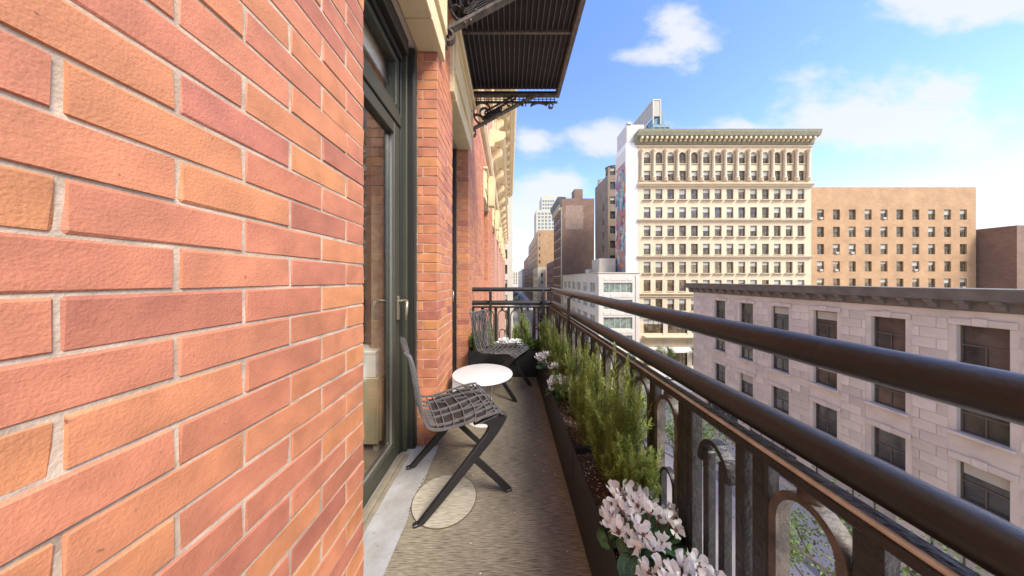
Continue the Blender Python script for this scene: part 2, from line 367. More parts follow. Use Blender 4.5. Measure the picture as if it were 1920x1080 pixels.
# brick over and between the lintels, under the upper balcony
def field(a, b, k0, k1):
    for k in range(k0, k1):
        y = a - (0 if k % 2 else .106)
        while y < b:
            e = min(y+BW, b); s0 = max(y, a)
            if e - s0 > .03: put_brick(WX-.03, WX, s0, e, k, False)
            y += BW+BJ
for a, b in ((-.75,.83),(2.0,2.28),(3.42,5.24),(6.41,8.1)): field(a, b, KL, int(ZL1/CH)+1)
field(-.75, 8.1, int(ZL1/CH)+1, 54)
tag(mass.build('brickwork', MT['brick_mass'], own, recalc=False), 'farther courses of the brick wall', kind='stuff')
# lintels: stepped cream stone with raised border, one per opening
def lintel_mesh(w):
    m = MB(); y0, y1 = -.095, w+.095; z0, z1 = 0, ZL1-ZL0
    m.cbox((-.14, 0.006, z0), (.035, w*.38, z0+.16), .004); m.cbox((-.14, w*.38+.004, z0), (.035, w*.74, z0+.16), .004); m.cbox((-.14, w*.74+.004, z0), (.035, w-.006, z0+.16), .004)
    m.cbox((-.03, y0, z0+.165), (.030, y1, z1), .004)
    m.cbox((-.02, y0, z0+.012), (.033, .003, z0+.163), .003); m.cbox((-.02, w-.003, z0+.012), (.033, y1, z0+.163), .003)
    for (a, b, c, d) in ((y0+.02, y1-.02, z0+.19, z0+.225), (y0+.02, y1-.02, z1-.07, z1-.03)): m.cbox((.0, a, c), (.055, b, d), .005)
    for a in (y0+.02, y1-.065): m.cbox((.0, a, z0+.227), (.055, a+.045, z1-.072), .005)
    m.cbox((.0, y0+.11, z0+.26), (.043, y1-.11, z1-.11), .006)
    m.cbox((-.02, y0-.02, z1+.002), (.085, y1+.02, z1+.05), .006)
    return m.mesh('lintel', MT['limestone'])
lm = {}
for i, (a, b) in enumerate(OPEN):
    w = round(b-a, 3)
    if w not in lm: lm[w] = lintel_mesh(w)
    link('lintel', lm[w], own, (WX, a, ZL0))
# balcony doors: outer frame, leaf with two stiles, transom light, handle, glass
MT['threshold'] = mat('threshold_metal', (.30,.25,.18), .5, (.17,.15,.11), 12)
MT['handle'] = mat('bronze_handle', (.26,.22,.16), .35, metal=.6)
def door_part(a, b, detailed=True):
    w = b-a; fx = -.80
    m = MB(); D = MT['frame_dark']; G = MT['frame_green']
    # stepped jambs and head in the opening
    for s in (0, 1):
        def yy(p, q): return (p, q) if s == 0 else (w-q, w-p)
        for (p, q, x0, x1, mi) in ((.003,.045,-.155,-.147,0),(.003,.045,-.30,-.158,0),(.046,.075,-.30,-.195,1),(.076,.100,-.30,-.222,0)):
            c, d = yy(p, q); m.cbox((x0, c, .002), (x1, d, ZL0-.004), .003, mi)
    m.cbox((-.30, .101, ZL0-.11), (-.17, w-.101, ZL0-.005), .003, 0); m.cbox((-.30, .101, ZL0-.15), (-.21, w-.101, ZL0-.113), .003, 0)
    m.cbox((-.29, .101, 2.235), (-.218, w-.101, 2.315), .004, 1)           # transom bar
    m.cbox((-.29, .101, .012), (-.235, w-.101, .028), .003, 1)
    dr = m.build('door', [D, G], own, (WX, a, 0))
    # leaf
    m = MB(); y0, y1 = .105, w-.105
    for (p, q) in ((y0, y0+.085), (y1-.085, y1)): m.cbox((-.285, p, .03), (-.228, q, 2.23), .005, 0)
    m.cbox((-.285, y0+.0855, .03), (-.228, y1-.0855, .125), .005, 0); m.cbox((-.285, y0+.0855, 2.15), (-.228, y1-.0855, 2.23), .005, 0)
    for (p, q, z0, z1) in ((y0, y1, 2.318, 2.36), (y0, y1, ZL0-.19, ZL0-.152)): m.cbox((-.282, p, z0), (-.232, q, z1), .004, 0)
    for (p, q) in ((y0, y0+.05), (y1-.05, y1)): m.cbox((-.282, p, 2.3605), (-.232, q, ZL0-.1905), .004, 0)
    m.build('door_leaf', [G, D], dr)
    g = MB(); g.box((-.262, y0+.08, .12), (-.256, y1-.08, 2.155)); g.build('glass_pane', MT['glass'], dr)
    g = MB(); g.box((-.262, y0+.045, 2.355), (-.256, y1-.045, ZL0-.185)); g.build('glass_pane', MT['glass'], dr)
    # glazing bead catching the light
    g = MB()
    for (p, q, z0, z1) in ((y0+.0856, y0+.093, .126, 2.149), (y1-.093, y1-.0856, .126, 2.149), (y0+.094, y1-.094, .126, .134)): g.box((-.255, p, z0), (-.240, q, z1))
    g.build('glazing_bead', MT['bare_metal'], dr)
    # lever handle
    h = MB(); yh = y1-.043
    h.cbox((-.2285, yh-.016, .93), (-.214, yh+.016, 1.09), .004)
    pts = catmull([(-.214,yh,1.055),(-.175,yh,1.058),(-.158,yh-.012,1.05),(-.153,yh-.03,1.015),(-.155,yh-.036,.97),(-.160,yh-.030,.935)], 5)
    h.tube(pts, [.011]*6+[.0105]*(len(pts)-12)+[.010,.0095,.009,.0085,.008,.007], 10)
    h.build('handle', MT['handle'], dr)
    # threshold plates with worn pale edge
    t = MB(); t.cbox((-.228, .10, .003), (-.19, w-.10, .016), .003); t.cbox((-.188, .10, .003), (-.165, w-.10, .010), .002); t.build('threshold', MT['threshold'], dr)
    return dr
for i, (a, b) in enumerate(OPEN): door_part(a, b)
# room behind the doors
RW = mat('room_wall', (.78,.73,.66), .9); RF = mat('room_floor', (.30,.21,.13), .5)
m = MB()
m.box((-2.75, -.25, 0), (-2.65, 5.0, 3.5)); m.box((-2.75, -.35, 0), (-1.0, -.25, 3.5)); m.box((-2.75, 5.0, 0), (-1.0, 5.1, 3.5)); m.box((-2.75, -.35, 3.3), (-1.001, 5.1, 3.5)); m.box((-1.02, -.25, 0), (-1.002, .88, 3.3)); m.box((-1.02, 3.37, 0), (-1.002, 5.0, 3.3))
m.build('room_wall', RW, own); m = MB(); m.box((-4.3, -.25, -.02), (-.815, 5.0, -.002)); m.build('room_floor', RF, own)
FAB = mat('blind_fabric', (.78,.76,.70), .9)
for i, (a, b) in enumerate(OPEN[:2]):
    t = thing('roller_blind', ['white roller blind behind the transom glass of the nearest balcony door', 'white roller blind behind the transom of the second balcony door'][i], 'blind', (-.845, a, 2.80), group='roller blinds behind the balcony doors')
    r = MB(); r.tube([(-.04, .06, .09), (-.04, b-a-.06, .09)], .035, 16); r.build('roll', FAB, t)
    r = MB(); r.box((-.009, .07, -.22), (-.006, b-a-.07, .09)); r.box((-.014,.07,-.235),(-.001,b-a-.07,-.2205)); r.build('cloth', FAB, t)
# wooden cabinet just inside the nearest door
CW = mat('pale_oak', (.50,.44,.28), .6, (.42,.36,.22), 4, stretch=(6,6,.7))
t = thing('cabinet', 'pale wooden cabinet standing inside the room behind the nearest glass door', 'cabinet', (-1.125, 2.05, 0))
c = MB(); c.cbox((-.22,-.25,.06),(.22,.33,.52),.006); c.build('carcass', CW, t)
c = MB(); c.cbox((.2215,-.24,.08),(.236,.035,.50),.003); c.build('cabinet_door', CW, t); c = MB(); c.cbox((.2215,.04,.08),(.236,.32,.50),.003); c.build('cabinet_door', CW, t)
for (x, y) in ((-.2,-.22),(.17,-.22),(-.2,.27),(.17,.27)): c = MB(); c.cbox((x,y,.0),(x+.035,y+.035,.06),.002); c.build('leg', CW, t)
t = tag(link('paper_sheaf', None, None, (-1.03, 1.95, .52)), 'white box standing on the wooden cabinet behind the glass door', 'box')
c = MB(); c.cbox((-.10,-.14,.001),(.10,.06,.16),.003); c.build('body', FAB, t); c = MB(); c.cbox((-.102,-.142,.1605),(.102,.062,.18),.003); c.build('lid', FAB, t); t.name = 'white_box'
# roof cornice with scroll consoles, and window hoods along the wall beyond
m = MB(); PR = [(WX,8.9),(WX+.10,8.9),(WX+.14,9.05),(WX+.60,9.05),(WX+.64,9.12),(WX+.80,9.22),(WX+.86,9.40),(WX+.88,9.46),(WX,9.52)]
m.prism(PR, 'xz', YB0, YB1); cor = m.build('cornice', MT['limestone'], own)
m = MB()
prof = [(0,0),(.10,0),(.13,.05),(.11,.12),(.16,.20),(.28,.27),(.42,.32),(.50,.40),(.54,.52),(.50,.62),(.42,.66),(0,.66)]
m.prism(prof, 'xz', -.13, .13)
for sgn in (-1, 1):
    sp = [(.40+.09*(1-k/26)*cos(k*.55), sgn*.14, .50+.09*(1-k/26)*sin(k*.55)) for k in range(22)]
    m.bar(sp, .03, .02, (0,1,0))
cons = m.mesh('console', MT['limestone'])
y = 3.2
while y < YB1: link('console', cons, cor, (WX, y, 8.385)); y += 1.15
m = MB(); m.cbox((0, -.80, 0), (.16, .80, .10), .01); m.cbox((0, -.86, .102), (.34, .86, .17), .01); m.cbox((0, -.92, .172), (.42, .92, .24), .01)
hood = m.mesh('window_hood', MT['limestone']); m = MB(); m.prism([(p*.55, q*.9) for p, q in prof], 'xz', -.08, .08); hc = m.mesh('console', MT['limestone'])
fw = MB(); fw.cbox((-.01,-.55,-.02),(.05,-.45,2.4),.004); fw.cbox((-.01,.45,-.02),(.05,.55,2.4),.004); fw.cbox((-.01,-.4495,2.3),(.05,.4495,2.4),.004); fw.cbox((-.01,-.70,-.16),(.14,.70,-.022),.006); fw.cbox((0,-.4495,1.15),(.035,.4495,1.2),.003)
fwm = fw.mesh('window', MT['limestone']); fp = MB(); fp.box((.004,-.449,-.02),(.012,.449,2.299)); fpm = fp.mesh('pane', mat('upper_pane', (.03,.035,.04), .08))
for i, (a, b) in enumerate(OPEN):
    yc = (a+b)/2
    if yc < 5: continue
    w = link('window', fwm, own, (WX, yc, 5.50)); link('pane', fpm, w)
    h = link('window_hood', hood, own, (WX, yc, 7.75))
    for s in (-.66, .66): link('console', hc, h, (0, s, -.6))
# stone belt course under the balcony storey windows
m = MB(); m.prism([(WX-.002,4.72),(WX+.10,4.72),(WX+.14,4.82),(WX+.36,4.90),(WX+.42,4.98),(WX+.42,5.10),(WX-.002,5.18)], 'xz', 6.9, YB1); bc = m.build('belt_course', MT['limestone'], own)
m = MB(); m.prism([(p*.62, q*.72) for p, q in prof], 'xz', -.10, .10); bcm = m.mesh('console', MT['limestone']); y = 7.3
while y < YB1: link('console', bcm, bc, (WX-.001, y, 4.345)); y += 1.4
m = MB(); m.prism([(WX-.002,3.95),(WX+.06,3.95),(WX+.10,4.03),(WX+.10,4.12),(WX-.002,4.16)], 'xz', 3.75, YB1); m.build('belt_course', MT['limestone'], own)
for k, (a, b_) in enumerate(OPEN[2:]):                     # keystones over the farther lintels
    q = MB(); q.prism([(-.10,0),(.10,0),(.15,.62),(-.15,.62)], 'yz', 0, .13); o = q.build('keystone', MT['limestone'], own, (WX+.06, (a+b_)/2, ZL0-.02))
# ------------------------------------------------------------------ balcony floor
def mat_weave(name, c1, c2, c3):
    m = bpy.data.materials.new(name); m.use_nodes = True; t = m.node_tree; b = t.nodes['Principled BSDF']; b.inputs['Roughness'].default_value = .72; b.inputs['Specular IOR Level'].default_value = .3
    tc = t.nodes.new('ShaderNodeTexCoord'); mp = t.nodes.new('ShaderNodeMapping'); mp.inputs['Scale'].default_value = (15, 300, 1); L(t, tc.outputs['Object'], mp.inputs[0])
    n = N(t,'ShaderNodeTexNoise'); n.inputs['Scale'].default_value = 1; n.inputs['Detail'].default_value = 4; n.inputs['Roughness'].default_value = .7; L(t, mp.outputs[0], n.inputs['Vector'])
    mp2 = t.nodes.new('ShaderNodeMapping'); mp2.inputs['Scale'].default_value = (22, 420, 1); L(t, tc.outputs['Object'], mp2.inputs[0])
    n2 = N(t,'ShaderNodeTexNoise'); n2.inputs['Scale'].default_value = 1; n2.inputs['Detail'].default_value = 2; L(t, mp2.outputs[0], n2.inputs['Vector'])
    n3 = N(t,'ShaderNodeTexNoise'); n3.inputs['Scale'].default_value = 3; n3.inputs['Detail'].default_value = 5; L(t, tc.outputs['Object'], n3.inputs['Vector'])
    f = M_(t,'ADD', M_(t,'MULTIPLY',n.outputs['Fac'],.62), M_(t,'MULTIPLY',n2.outputs['Fac'],.38))
    cr = t.nodes.new('ShaderNodeValToRGB'); e = cr.color_ramp.elements; e[0].position=.39; e[0].color=(*c1,1); e[1].position=.60; e[1].color=(*c3,1); q=e.new(.5); q.color=(*c2,1)
    L(t, f, cr.inputs[0]); h = N(t,'ShaderNodeHueSaturation'); L(t, cr.outputs[0], h.inputs['Color']); L(t, M_(t,'ADD',M_(t,'MULTIPLY',n3.outputs['Fac'],.7),.65), h.inputs['Value']); L(t, h.outputs[0], b.inputs['Base Color'])
    bp = N(t,'ShaderNodeBump'); bp.inputs['Strength'].default_value=.5; bp.inputs['Distance'].default_value=.003; L(t, f, bp.inputs['Height']); L(t, bp.outputs[0], b.inputs['Normal']); return m
MT['weave'] = mat_weave('woven_vinyl', (.075,.063,.046), (.21,.178,.125), (.32,.274,.195))
MT['weave_pale'] = mat_weave('woven_vinyl_pale', (.19,.167,.128), (.37,.33,.255), (.47,.425,.335))
m = MB(); m.box((-.519,-1.6,-.22),(.66,3.76,-.004)); m.cbox((.662,-1.6,-.30),(.72,3.82,-.02),.008); m.cbox((-.519,3.762,-.30),(.66,3.82,-.02),.008)
fl = tag(m.build('balcony_floor', MT['concrete'], None), kind='structure')
m = MB()
edge = []; random.seed(3)
for i in range(120):
    y = -1.55 + i*(3.44+1.55)/119; x = -.508 + .0022*mnoise.noise(Vector((y*9,0,0)))
    if 1.30 < y < 1.55: x += .012*sin((y-1.30)/.25*pi) + .006*mnoise.noise(Vector((y*60,1,0)))
    edge.append((x, y))
poly = edge + [(.64, 3.72), (.64, -1.55)]
m.prism(poly, 'xy', -.003, .004); mt_ = m.build('floor_mat', MT['weave'], fl)
m = MB(); pc = (-.352, 1.425); m.add([(pc[0]+.168*cos(2*pi*k/64), pc[1]+.172*sin(2*pi*k/64), .0080) for k in range(64)] + [(pc[0]+.168*cos(2*pi*k/64), pc[1]+.172*sin(2*pi*k/64), .0045) for k in range(64)], [tuple(range(64))] + [(k,(k+1)%64,64+(k+1)%64,64+k) for k in range(64)])
pt = m.build('mat_patch', MT['weave_pale'], mt_)
m = MB(); ring = [(pc[0]+.170*cos(2*pi*k/72), pc[1]+.174*sin(2*pi*k/72), .0055) for k in range(72)]; m.bar(ring, .0045, .003, (0,0,1), closed=True); m.build('seam', mat('seam_dirt', (.10,.07,.045), .9), mt_)
m = MB(); ysl = [.93+ i*.06 for i in range(17)]
m.box((-.80,.939,-.2),(-.500,1.886,.0015)); m.box((-.80,2.394,-.2),(-.500,3.306,.0015))
def sill_mat():
    m = MT['concrete'].copy(); m.name='sill_concrete'; return m
m.build('stone_sill', mat('sill_stone', (.40,.40,.405), .62, (.25,.23,.20), 4.5, 9, bump=.25, bscale=60), fl)
# crumbs and grit along the mat edge
m = MB(); random.seed(5)
for i in range(150):
    y = random.gauss(1.44,.06); x = -.512 + random.gauss(0,.006); r = random.uniform(.0008,.0024)
    m.cbox((x-r,y-r,.0018),(x+r,y+r,.0018+2*r), r*.4)
for i in range(60):
    y = random.uniform(.96,1.85); x = random.uniform(-.74,-.52); r = random.uniform(.0006,.0016); m.cbox((x-r,y-r,.0018),(x+r,y+r,.0018+2*r), r*.4)
tag(m.build('grit', mat('grit', (.12,.085,.055), .9), fl), kind='stuff')
# dry leaves, petals and crumbs lying on the mat
m = MB(); RL = random.Random(31)
for i in range(90):
    x = .33-abs(RL.gauss(0,.10)) if i < 60 else RL.uniform(-.48,.32); y = RL.uniform(.6,3.15); r = RL.uniform(.0015,.0045); a_ = RL.uniform(0,6.28)
    if x < -.49: continue
    u_ = Vector((cos(a_),sin(a_),0))*r*2; v_ = Vector((-sin(a_),cos(a_),0))*r*.8; c_ = Vector((x,y,.0058)); n_ = Vector((0,0,r*.5))
    m.add([c_-u_, c_+v_+n_, c_+u_+n_*.3, c_-v_+n_], [(0,1,2,3)], i % 3 > 0)
tag(m.build('leaf_litter', [mat('petal_litter', (.70,.66,.58), .8), mat('dry_leaf', (.24,.15,.07), .8)], fl, recalc=False), kind='stuff')
# ------------------------------------------------------------------ railing
rail = thing('iron_railing', 'dark iron balcony railing with round handrails and arched balusters along the street side', 'railing')
RX, RY = .60, 3.68
def rail_path(z, off=0):
    c = .02; x, y = RX+off, RY+off
    return [(x, -1.6, z), (x, y-c-.015, z), (x-.006, y-.008, z), (x-c-.015, y, z), (WX+.003, y, z)]
m = MB(); m.tube(rail_path(1.06), .030, 20); m.build('handrail', MT['rail_paint'], rail)
m = MB(); m.tube(rail_path(.872), .033, 20); m.build('lower_rail', MT['rail_paint'], rail)
m = MB(); m.cbox((.548,-1.6,.803),(.600,3.62,.826),.004); m.cbox((WX+.004,3.632,.803),(.600,3.684,.826),.004); fb = m.build('flat_bar', MT['iron'], rail)
# the bar's worn upper edge, gilt paint showing through
m = MB(); m.cbox((.5465,-1.6,.8265),(.558,3.60,.835),.003); m.build('worn_edge', MT['worn_edge'], fb)
def box_mesh(name, a, b, mt, c=.003): q = MB(); q.cbox(a, b, c); return q.mesh(name, mt)
for (x, y) in ((RX-.012, 2.39), (RX-.012, .10), (RX-.012, -.9), (RX-.004, RY-.004), (-.263, RY-.010), (.47, RY-.010)):
    side = x > .55
    q = MB()
    if side: q.cbox((-.011,-.019,.05),(.011,.019,1.035),.003)
    else: q.cbox((-.019,-.011,.05),(.019,.011,1.035),.003)
    po = q.build('post', MT['iron'], rail, (x-(.045 if side and y < 3 else 0), y-(0 if side else .045), 0))
    q = MB()
    if side: q.cbox((-.010,-.008,.70),(.055,.008,.716),.002)
    else: q.cbox((-.008,-.010,.70),(.008,.055,.716),.002)
    q.build('clamp', MT['iron'], po); q = MB(); q.tube([(0,0,1.020),(.035 if side and y < 3 else 0,0 if side else .035,1.048)],.012,8); q.build('neck', MT['iron'], po)
bal = box_mesh('baluster', (-.016,-.019,.03), (.016,.019,.802), MT['iron'], .004)
def arch_mesh(hw, ztop, zbot, w=.026, t=.013):
    q = MB(); pts = [(0,-hw,zbot)] + [(0, -hw*cos(a), ztop-hw*1.25+hw*1.25*sin(a)) for a in [pi*k/16 for k in range(17)]] + [(0,hw,zbot)]
    ups = [(0,-1,0)] + [(0,-cos(pi*k/16),sin(pi*k/16)) for k in range(17)] + [(0,1,0)]
    q.bar(pts, w, t, ups, sm=False); return q
q = arch_mesh(.060, .765, .05, .030, .016); q.lathe([(.0,-.022),(.013,-.018),(.019,-.006),(.019,.004),(.012,.012),(.012,.024)], (0,0,.780), 12); archm = q.mesh('arch', MT['iron_worn'])
q = arch_mesh(.038, .50, .05, .022, .010); lowm = q.mesh('arch', MT['iron'])
def newel_mesh(w):
    q = MB()
    for y in (-w/2+.014, w/2-.014): q.cbox((-.019,y-.013,.03),(.019,y+.013,.802),.004)
    for y in (-.028,.028): q.cbox((-.014,y-.010,.06),(.014,y+.010,.70),.004)
    pts = [(0,-.05*cos(pi*k/12),.66+.075*sin(pi*k/12)) for k in range(13)]; q.bar(pts, .03, .014, [(0,-cos(pi*k/12),sin(pi*k/12)) for k in range(13)])
    q.lathe([(0,-.02),(.022,-.012),(.026,0),(.022,.012),(0,.02)], (0,0,.30), 14)
    return q.mesh('newel_panel', MT['iron'])
nw = newel_mesh(.21); nw2 = newel_mesh(.15)
XR = .588
def span(o0, n, place):
    for k in range(n):
        place('baluster', bal, o0+k*.18)
        if k < n-1: place('arch', archm, o0+k*.18+.09); place('arch', lowm, o0+k*.18+.09)
def on_side(nm, me, y): link(nm, me, rail, (XR, y, 0))
def on_far(nm, me, x): link(nm, me, rail, (x, RY-.012, 0), pi/2)
for y in (-.43, .74, 1.915, 3.09): on_side('newel_panel', nw, y)
span(-.30, 6, on_side); span(.87, 6, on_side); span(2.06, 6, on_side); span(3.225, 3, on_side)
span(-.37, 5, on_far); on_far('newel_panel', nw2, .47); on_far('newel_panel', nw2, -.445)
q = MB(); q.cbox((.572,-1.6,.012),(.604,3.69,.029),.003); q.cbox((WX+.004,3.652,.012),(.571,3.684,.029),.003); q.build('bottom_rail', MT['iron'], rail)
# ------------------------------------------------------------------ upper balcony
ub = thing('upper_balcony', 'black slatted iron balcony of the storey above on scrolled brackets', 'balcony')
UZ = 3.71; U0, U1 = 1.85, 3.46; UX = .615
sl = MB(); sl.cbox((-.0032,U0,-.020),(.0032,U1-.02,.008),.001); slm = sl.mesh('slat', mat('slat_iron', (.15,.135,.115), .6, (.07,.063,.055), 14))
nsl = 21
for i in range(nsl): link('slat', slm, ub, (WX+.045+i*(UX-WX-.075)/(nsl-1), 0, UZ-.0))
m = MB(); m.box((WX+.004,U0,UZ+.009),(UX,U1,UZ+.05)); m.build('deck_plate', mat('deck_black', (.010,.009,.010), .7), ub)
m = MB(); m.cbox((UX+.001,U0,UZ-.055),(UX+.045,U1+.03,UZ+.10),.006); m.cbox((UX+.006,U0,UZ-.075),(UX+.055,U1+.05,UZ-.0555),.004); m.build('edge_beam', MT['iron_worn'], ub)
for y in (1.88, 2.62): m = MB(); m.cbox((WX+.006,y-.012,UZ-.046),(UX-.002,y+.012,UZ-.0215),.003); m.build('cross_bar', MT['iron_worn'], ub)
# end apron: two rails and a grid of small bars
m = MB(); m.cbox((WX+.006,U1-.012,UZ-.070),(UX+.0,U1+.02,UZ-.022),.004); m.cbox((WX+.006,U1+.022,UZ-.155),(UX+.03,U1+.045,UZ-.130),.003); ap = m.build('end_apron', MT['iron'], ub)
bm_ = box_mesh('apron_bar', (-.005,-.005,-.129),(.005,.005,-.0755), MT['iron_worn'], .0015)
for i in range(22): link('apron_bar', bm_, ap, (WX+.03+i*.052, U1+.033, UZ))
m = MB(); m.cbox((WX+.006,U1+.029,UZ-.105),(UX,U1+.037,UZ-.097),.001); m.build('apron_wire', MT['iron_worn'], ap)
def spiral(cx, cz, r0, r1, a0, a1, n=26): return [(cx+(r0+(r1-r0)*k/n)*cos(a0+(a1-a0)*k/n), 0, cz+(r0+(r1-r0)*k/n)*sin(a0+(a1-a0)*k/n)) for k in range(n+1)]
def bracket():
    Z = UZ-.075-2.985                                   # local z 0 = 3.0 m above the balcony floor
    d = [(.03,0,.19),(.10,0,.225),(.86,0,Z-.006)]
    q = MB(); q.bar(d, .055, .022, (0,1,0)); q.v = q.v
    q = MB(); q.bar([(.03,0,.19),(.86,0,Z-.012)], .024, .055, (0,1,0))
    q.bar(spiral(.035,.135,.055,.015,pi*.55,-pi*1.5), .016, .050, (0,1,0))          # foot curl
    q.bar([(.0145,0,.06),(.0145,0,Z)], .018, .05, (0,1,0))                           # wall strap
    q.bar([(.03,0,Z-.0135),(1.13,0,Z-.0135)], .024, .05, (0,1,0))                    # top strap
    q.bar(spiral(.20,.155+.10,.018,.03,0,pi*1.2), .014, .045, (0,1,0))
    g = MB()
    g.bar(spiral(.165,.435,.115,.10,pi*1.15,-pi*.35), .016, .040, (0,1,0)); g.bar(spiral(.20,.415,.085,.03,-pi*.35,-pi*2.3), .014, .036, (0,1,0))
    g.bar([(.035,0,.50),(.04,0,.40),(.065,0,.33),(.11,0,.275),(.16,0,.262),(.19,0,.285)], .014, .036, (0,1,0))
    g.bar(catmull([(.05,0,.36),(.09,0,.385),(.14,0,.365),(.20,0,.345),(.27,0,.35)],4), .014, .036, (0,1,0))
    ang = math.atan2(Z-.20,.83); ca, sa = cos(ang), sin(ang)
    def along(s, h): return (.03+s*ca-h*sa, 0, .19+s*sa+h*ca)
    for (s0,s1,h0,h1) in ((.20,.46,.035,.072),(.26,.70,.085,.125)):
        lp = [along(s0,h0),along(s1,h0),along(s1+.018,(h0+h1)/2),along(s1,h1),along(s0,h1),along(s0-.018,(h0+h1)/2)]; g.bar(lp, .010, .034, (0,1,0), closed=True)
    g.bar([along(.28,.055),along(.45,.055)], .010, .03, (0,1,0)); g.bar(spiral(.52,.52,.045,.02,-pi*.2,pi*1.6,16), .012, .034, (0,1,0)); g.bar(spiral(.70,.525,.040,.016,-pi*.2,pi*1.6,16), .012, .034, (0,1,0))
    g.bar(catmull([(.80,0,.50),(.87,0,.535),(.95,0,.535),(1.02,0,.51)],5), .014, .036, (0,1,0)); g.bar(spiral(1.06,.50,.050,.016,pi*.9,-pi*1.3,20), .014, .036, (0,1,0))
    return q.mesh('bracket', MT['iron_worn']), g.mesh('scroll_work', MT['iron'])
bmain, bscr = bracket()
for y in (2.08, 3.44):
    b = link('bracket', bmain, ub, (WX, y, 2.985)); link('scroll_work', bscr, b)
# ------------------------------------------------------------------ planters
PH = .325; SOILZ = .290
def planter(name, label, x0, x1, y0, y1):
    t = thing('planter_box', label, 'planter', (x0, y0, .0045), group='dark metal planter boxes on the balcony'); w, d = x1-x0, y1-y0; e = .004
    H = PH-.0045
    for (a, b) in (((0,0,0),(e,d,H)), ((w-e,0,0),(w,d,H)), ((e+.0002,0,0),(w-e-.0002,e,H)), ((e+.0002,d-e,0),(w-e-.0002,d,H))):
        q = MB(); q.cbox(a, b, .0012); q.build('side_panel', MT['planter'], t)
    q = MB(); q.box((.02,.02,.001),(w-.02,d-.02,.012)); q.build('base_plate', MT['planter'], t)
    # soil sheet with uneven surface
    q = MB(); nx, ny = max(2,int((w-.012)/.012)), max(2,int((d-.012)/.012)); vs = []
    for j in range(ny+1):
        for i in range(nx+1):
            x = .0055+(w-.011)*i/nx; y = .0055+(d-.011)*j/ny
            z = SOILZ-.0045 + .010*mnoise.noise(Vector((x+x0,y+y0,0))*11) + .006*mnoise.noise(Vector((x+x0,y+y0,3))*45) + random.uniform(-.002,.002)
            vs.append((x,y,z))
    q.add(vs, [(j*(nx+1)+i, j*(nx+1)+i+1, (j+1)*(nx+1)+i+1, (j+1)*(nx+1)+i) for j in range(ny) for i in range(nx)])
    so_ = q.build('soil', MT['soil'], t)
    q = MB()
    for k in range(int(w*d*5200)):
        x = random.uniform(.012,w-.012); y = random.uniform(.012,d-.012); r = random.uniform(.0018,.0055); z = SOILZ-.0045+.010*mnoise.noise(Vector((x+x0,y+y0,0))*11)+.004
        mi = 0 if random.random() < .72 else 1
        if mi: r *= .5
        a = random.uniform(0,pi); u = Vector((cos(a),sin(a),random.uniform(-.4,.4)))*r*random.uniform(1,2.4); v = Vector((-sin(a),cos(a),random.uniform(-.4,.4)))*r; n = Vector((0,0,r*.7)); c = Vector((x,y,z))
        q.add([c+u,c+v,c-u,c-v,c+n,c-n*.5],[(0,1,4),(1,2,4),(2,3,4),(3,0,4),(1,0,5),(2,1,5),(3,2,5),(0,3,5)], mi)
    tag(q.build('bark_chips', [MT['bark'], MT['perlite']], so_, recalc=False), kind='stuff')
    return t
MT['soil'] = mat('potting_soil', (.040,.024,.014), .95, (.075,.045,.025), 60, bump=.8, bscale=150)
MT['bark'] = mat('bark_chip', (.14,.08,.042), .9, island=.6); MT['perlite'] = mat('perlite', (.75,.72,.66), .9, island=.2)
random.seed(11)
planter('planter_box', 'dark metal planter box nearest the camera along the railing', .333, .568, -.02, 1.366)
planter('planter_box', 'long dark metal planter box along the railing from its seam to the far corner', .333, .568, 1.374, 3.46)
planter('planter_box', 'dark metal planter box across the far end of the balcony behind the chair', -.503, .327, 3.20, 3.46)
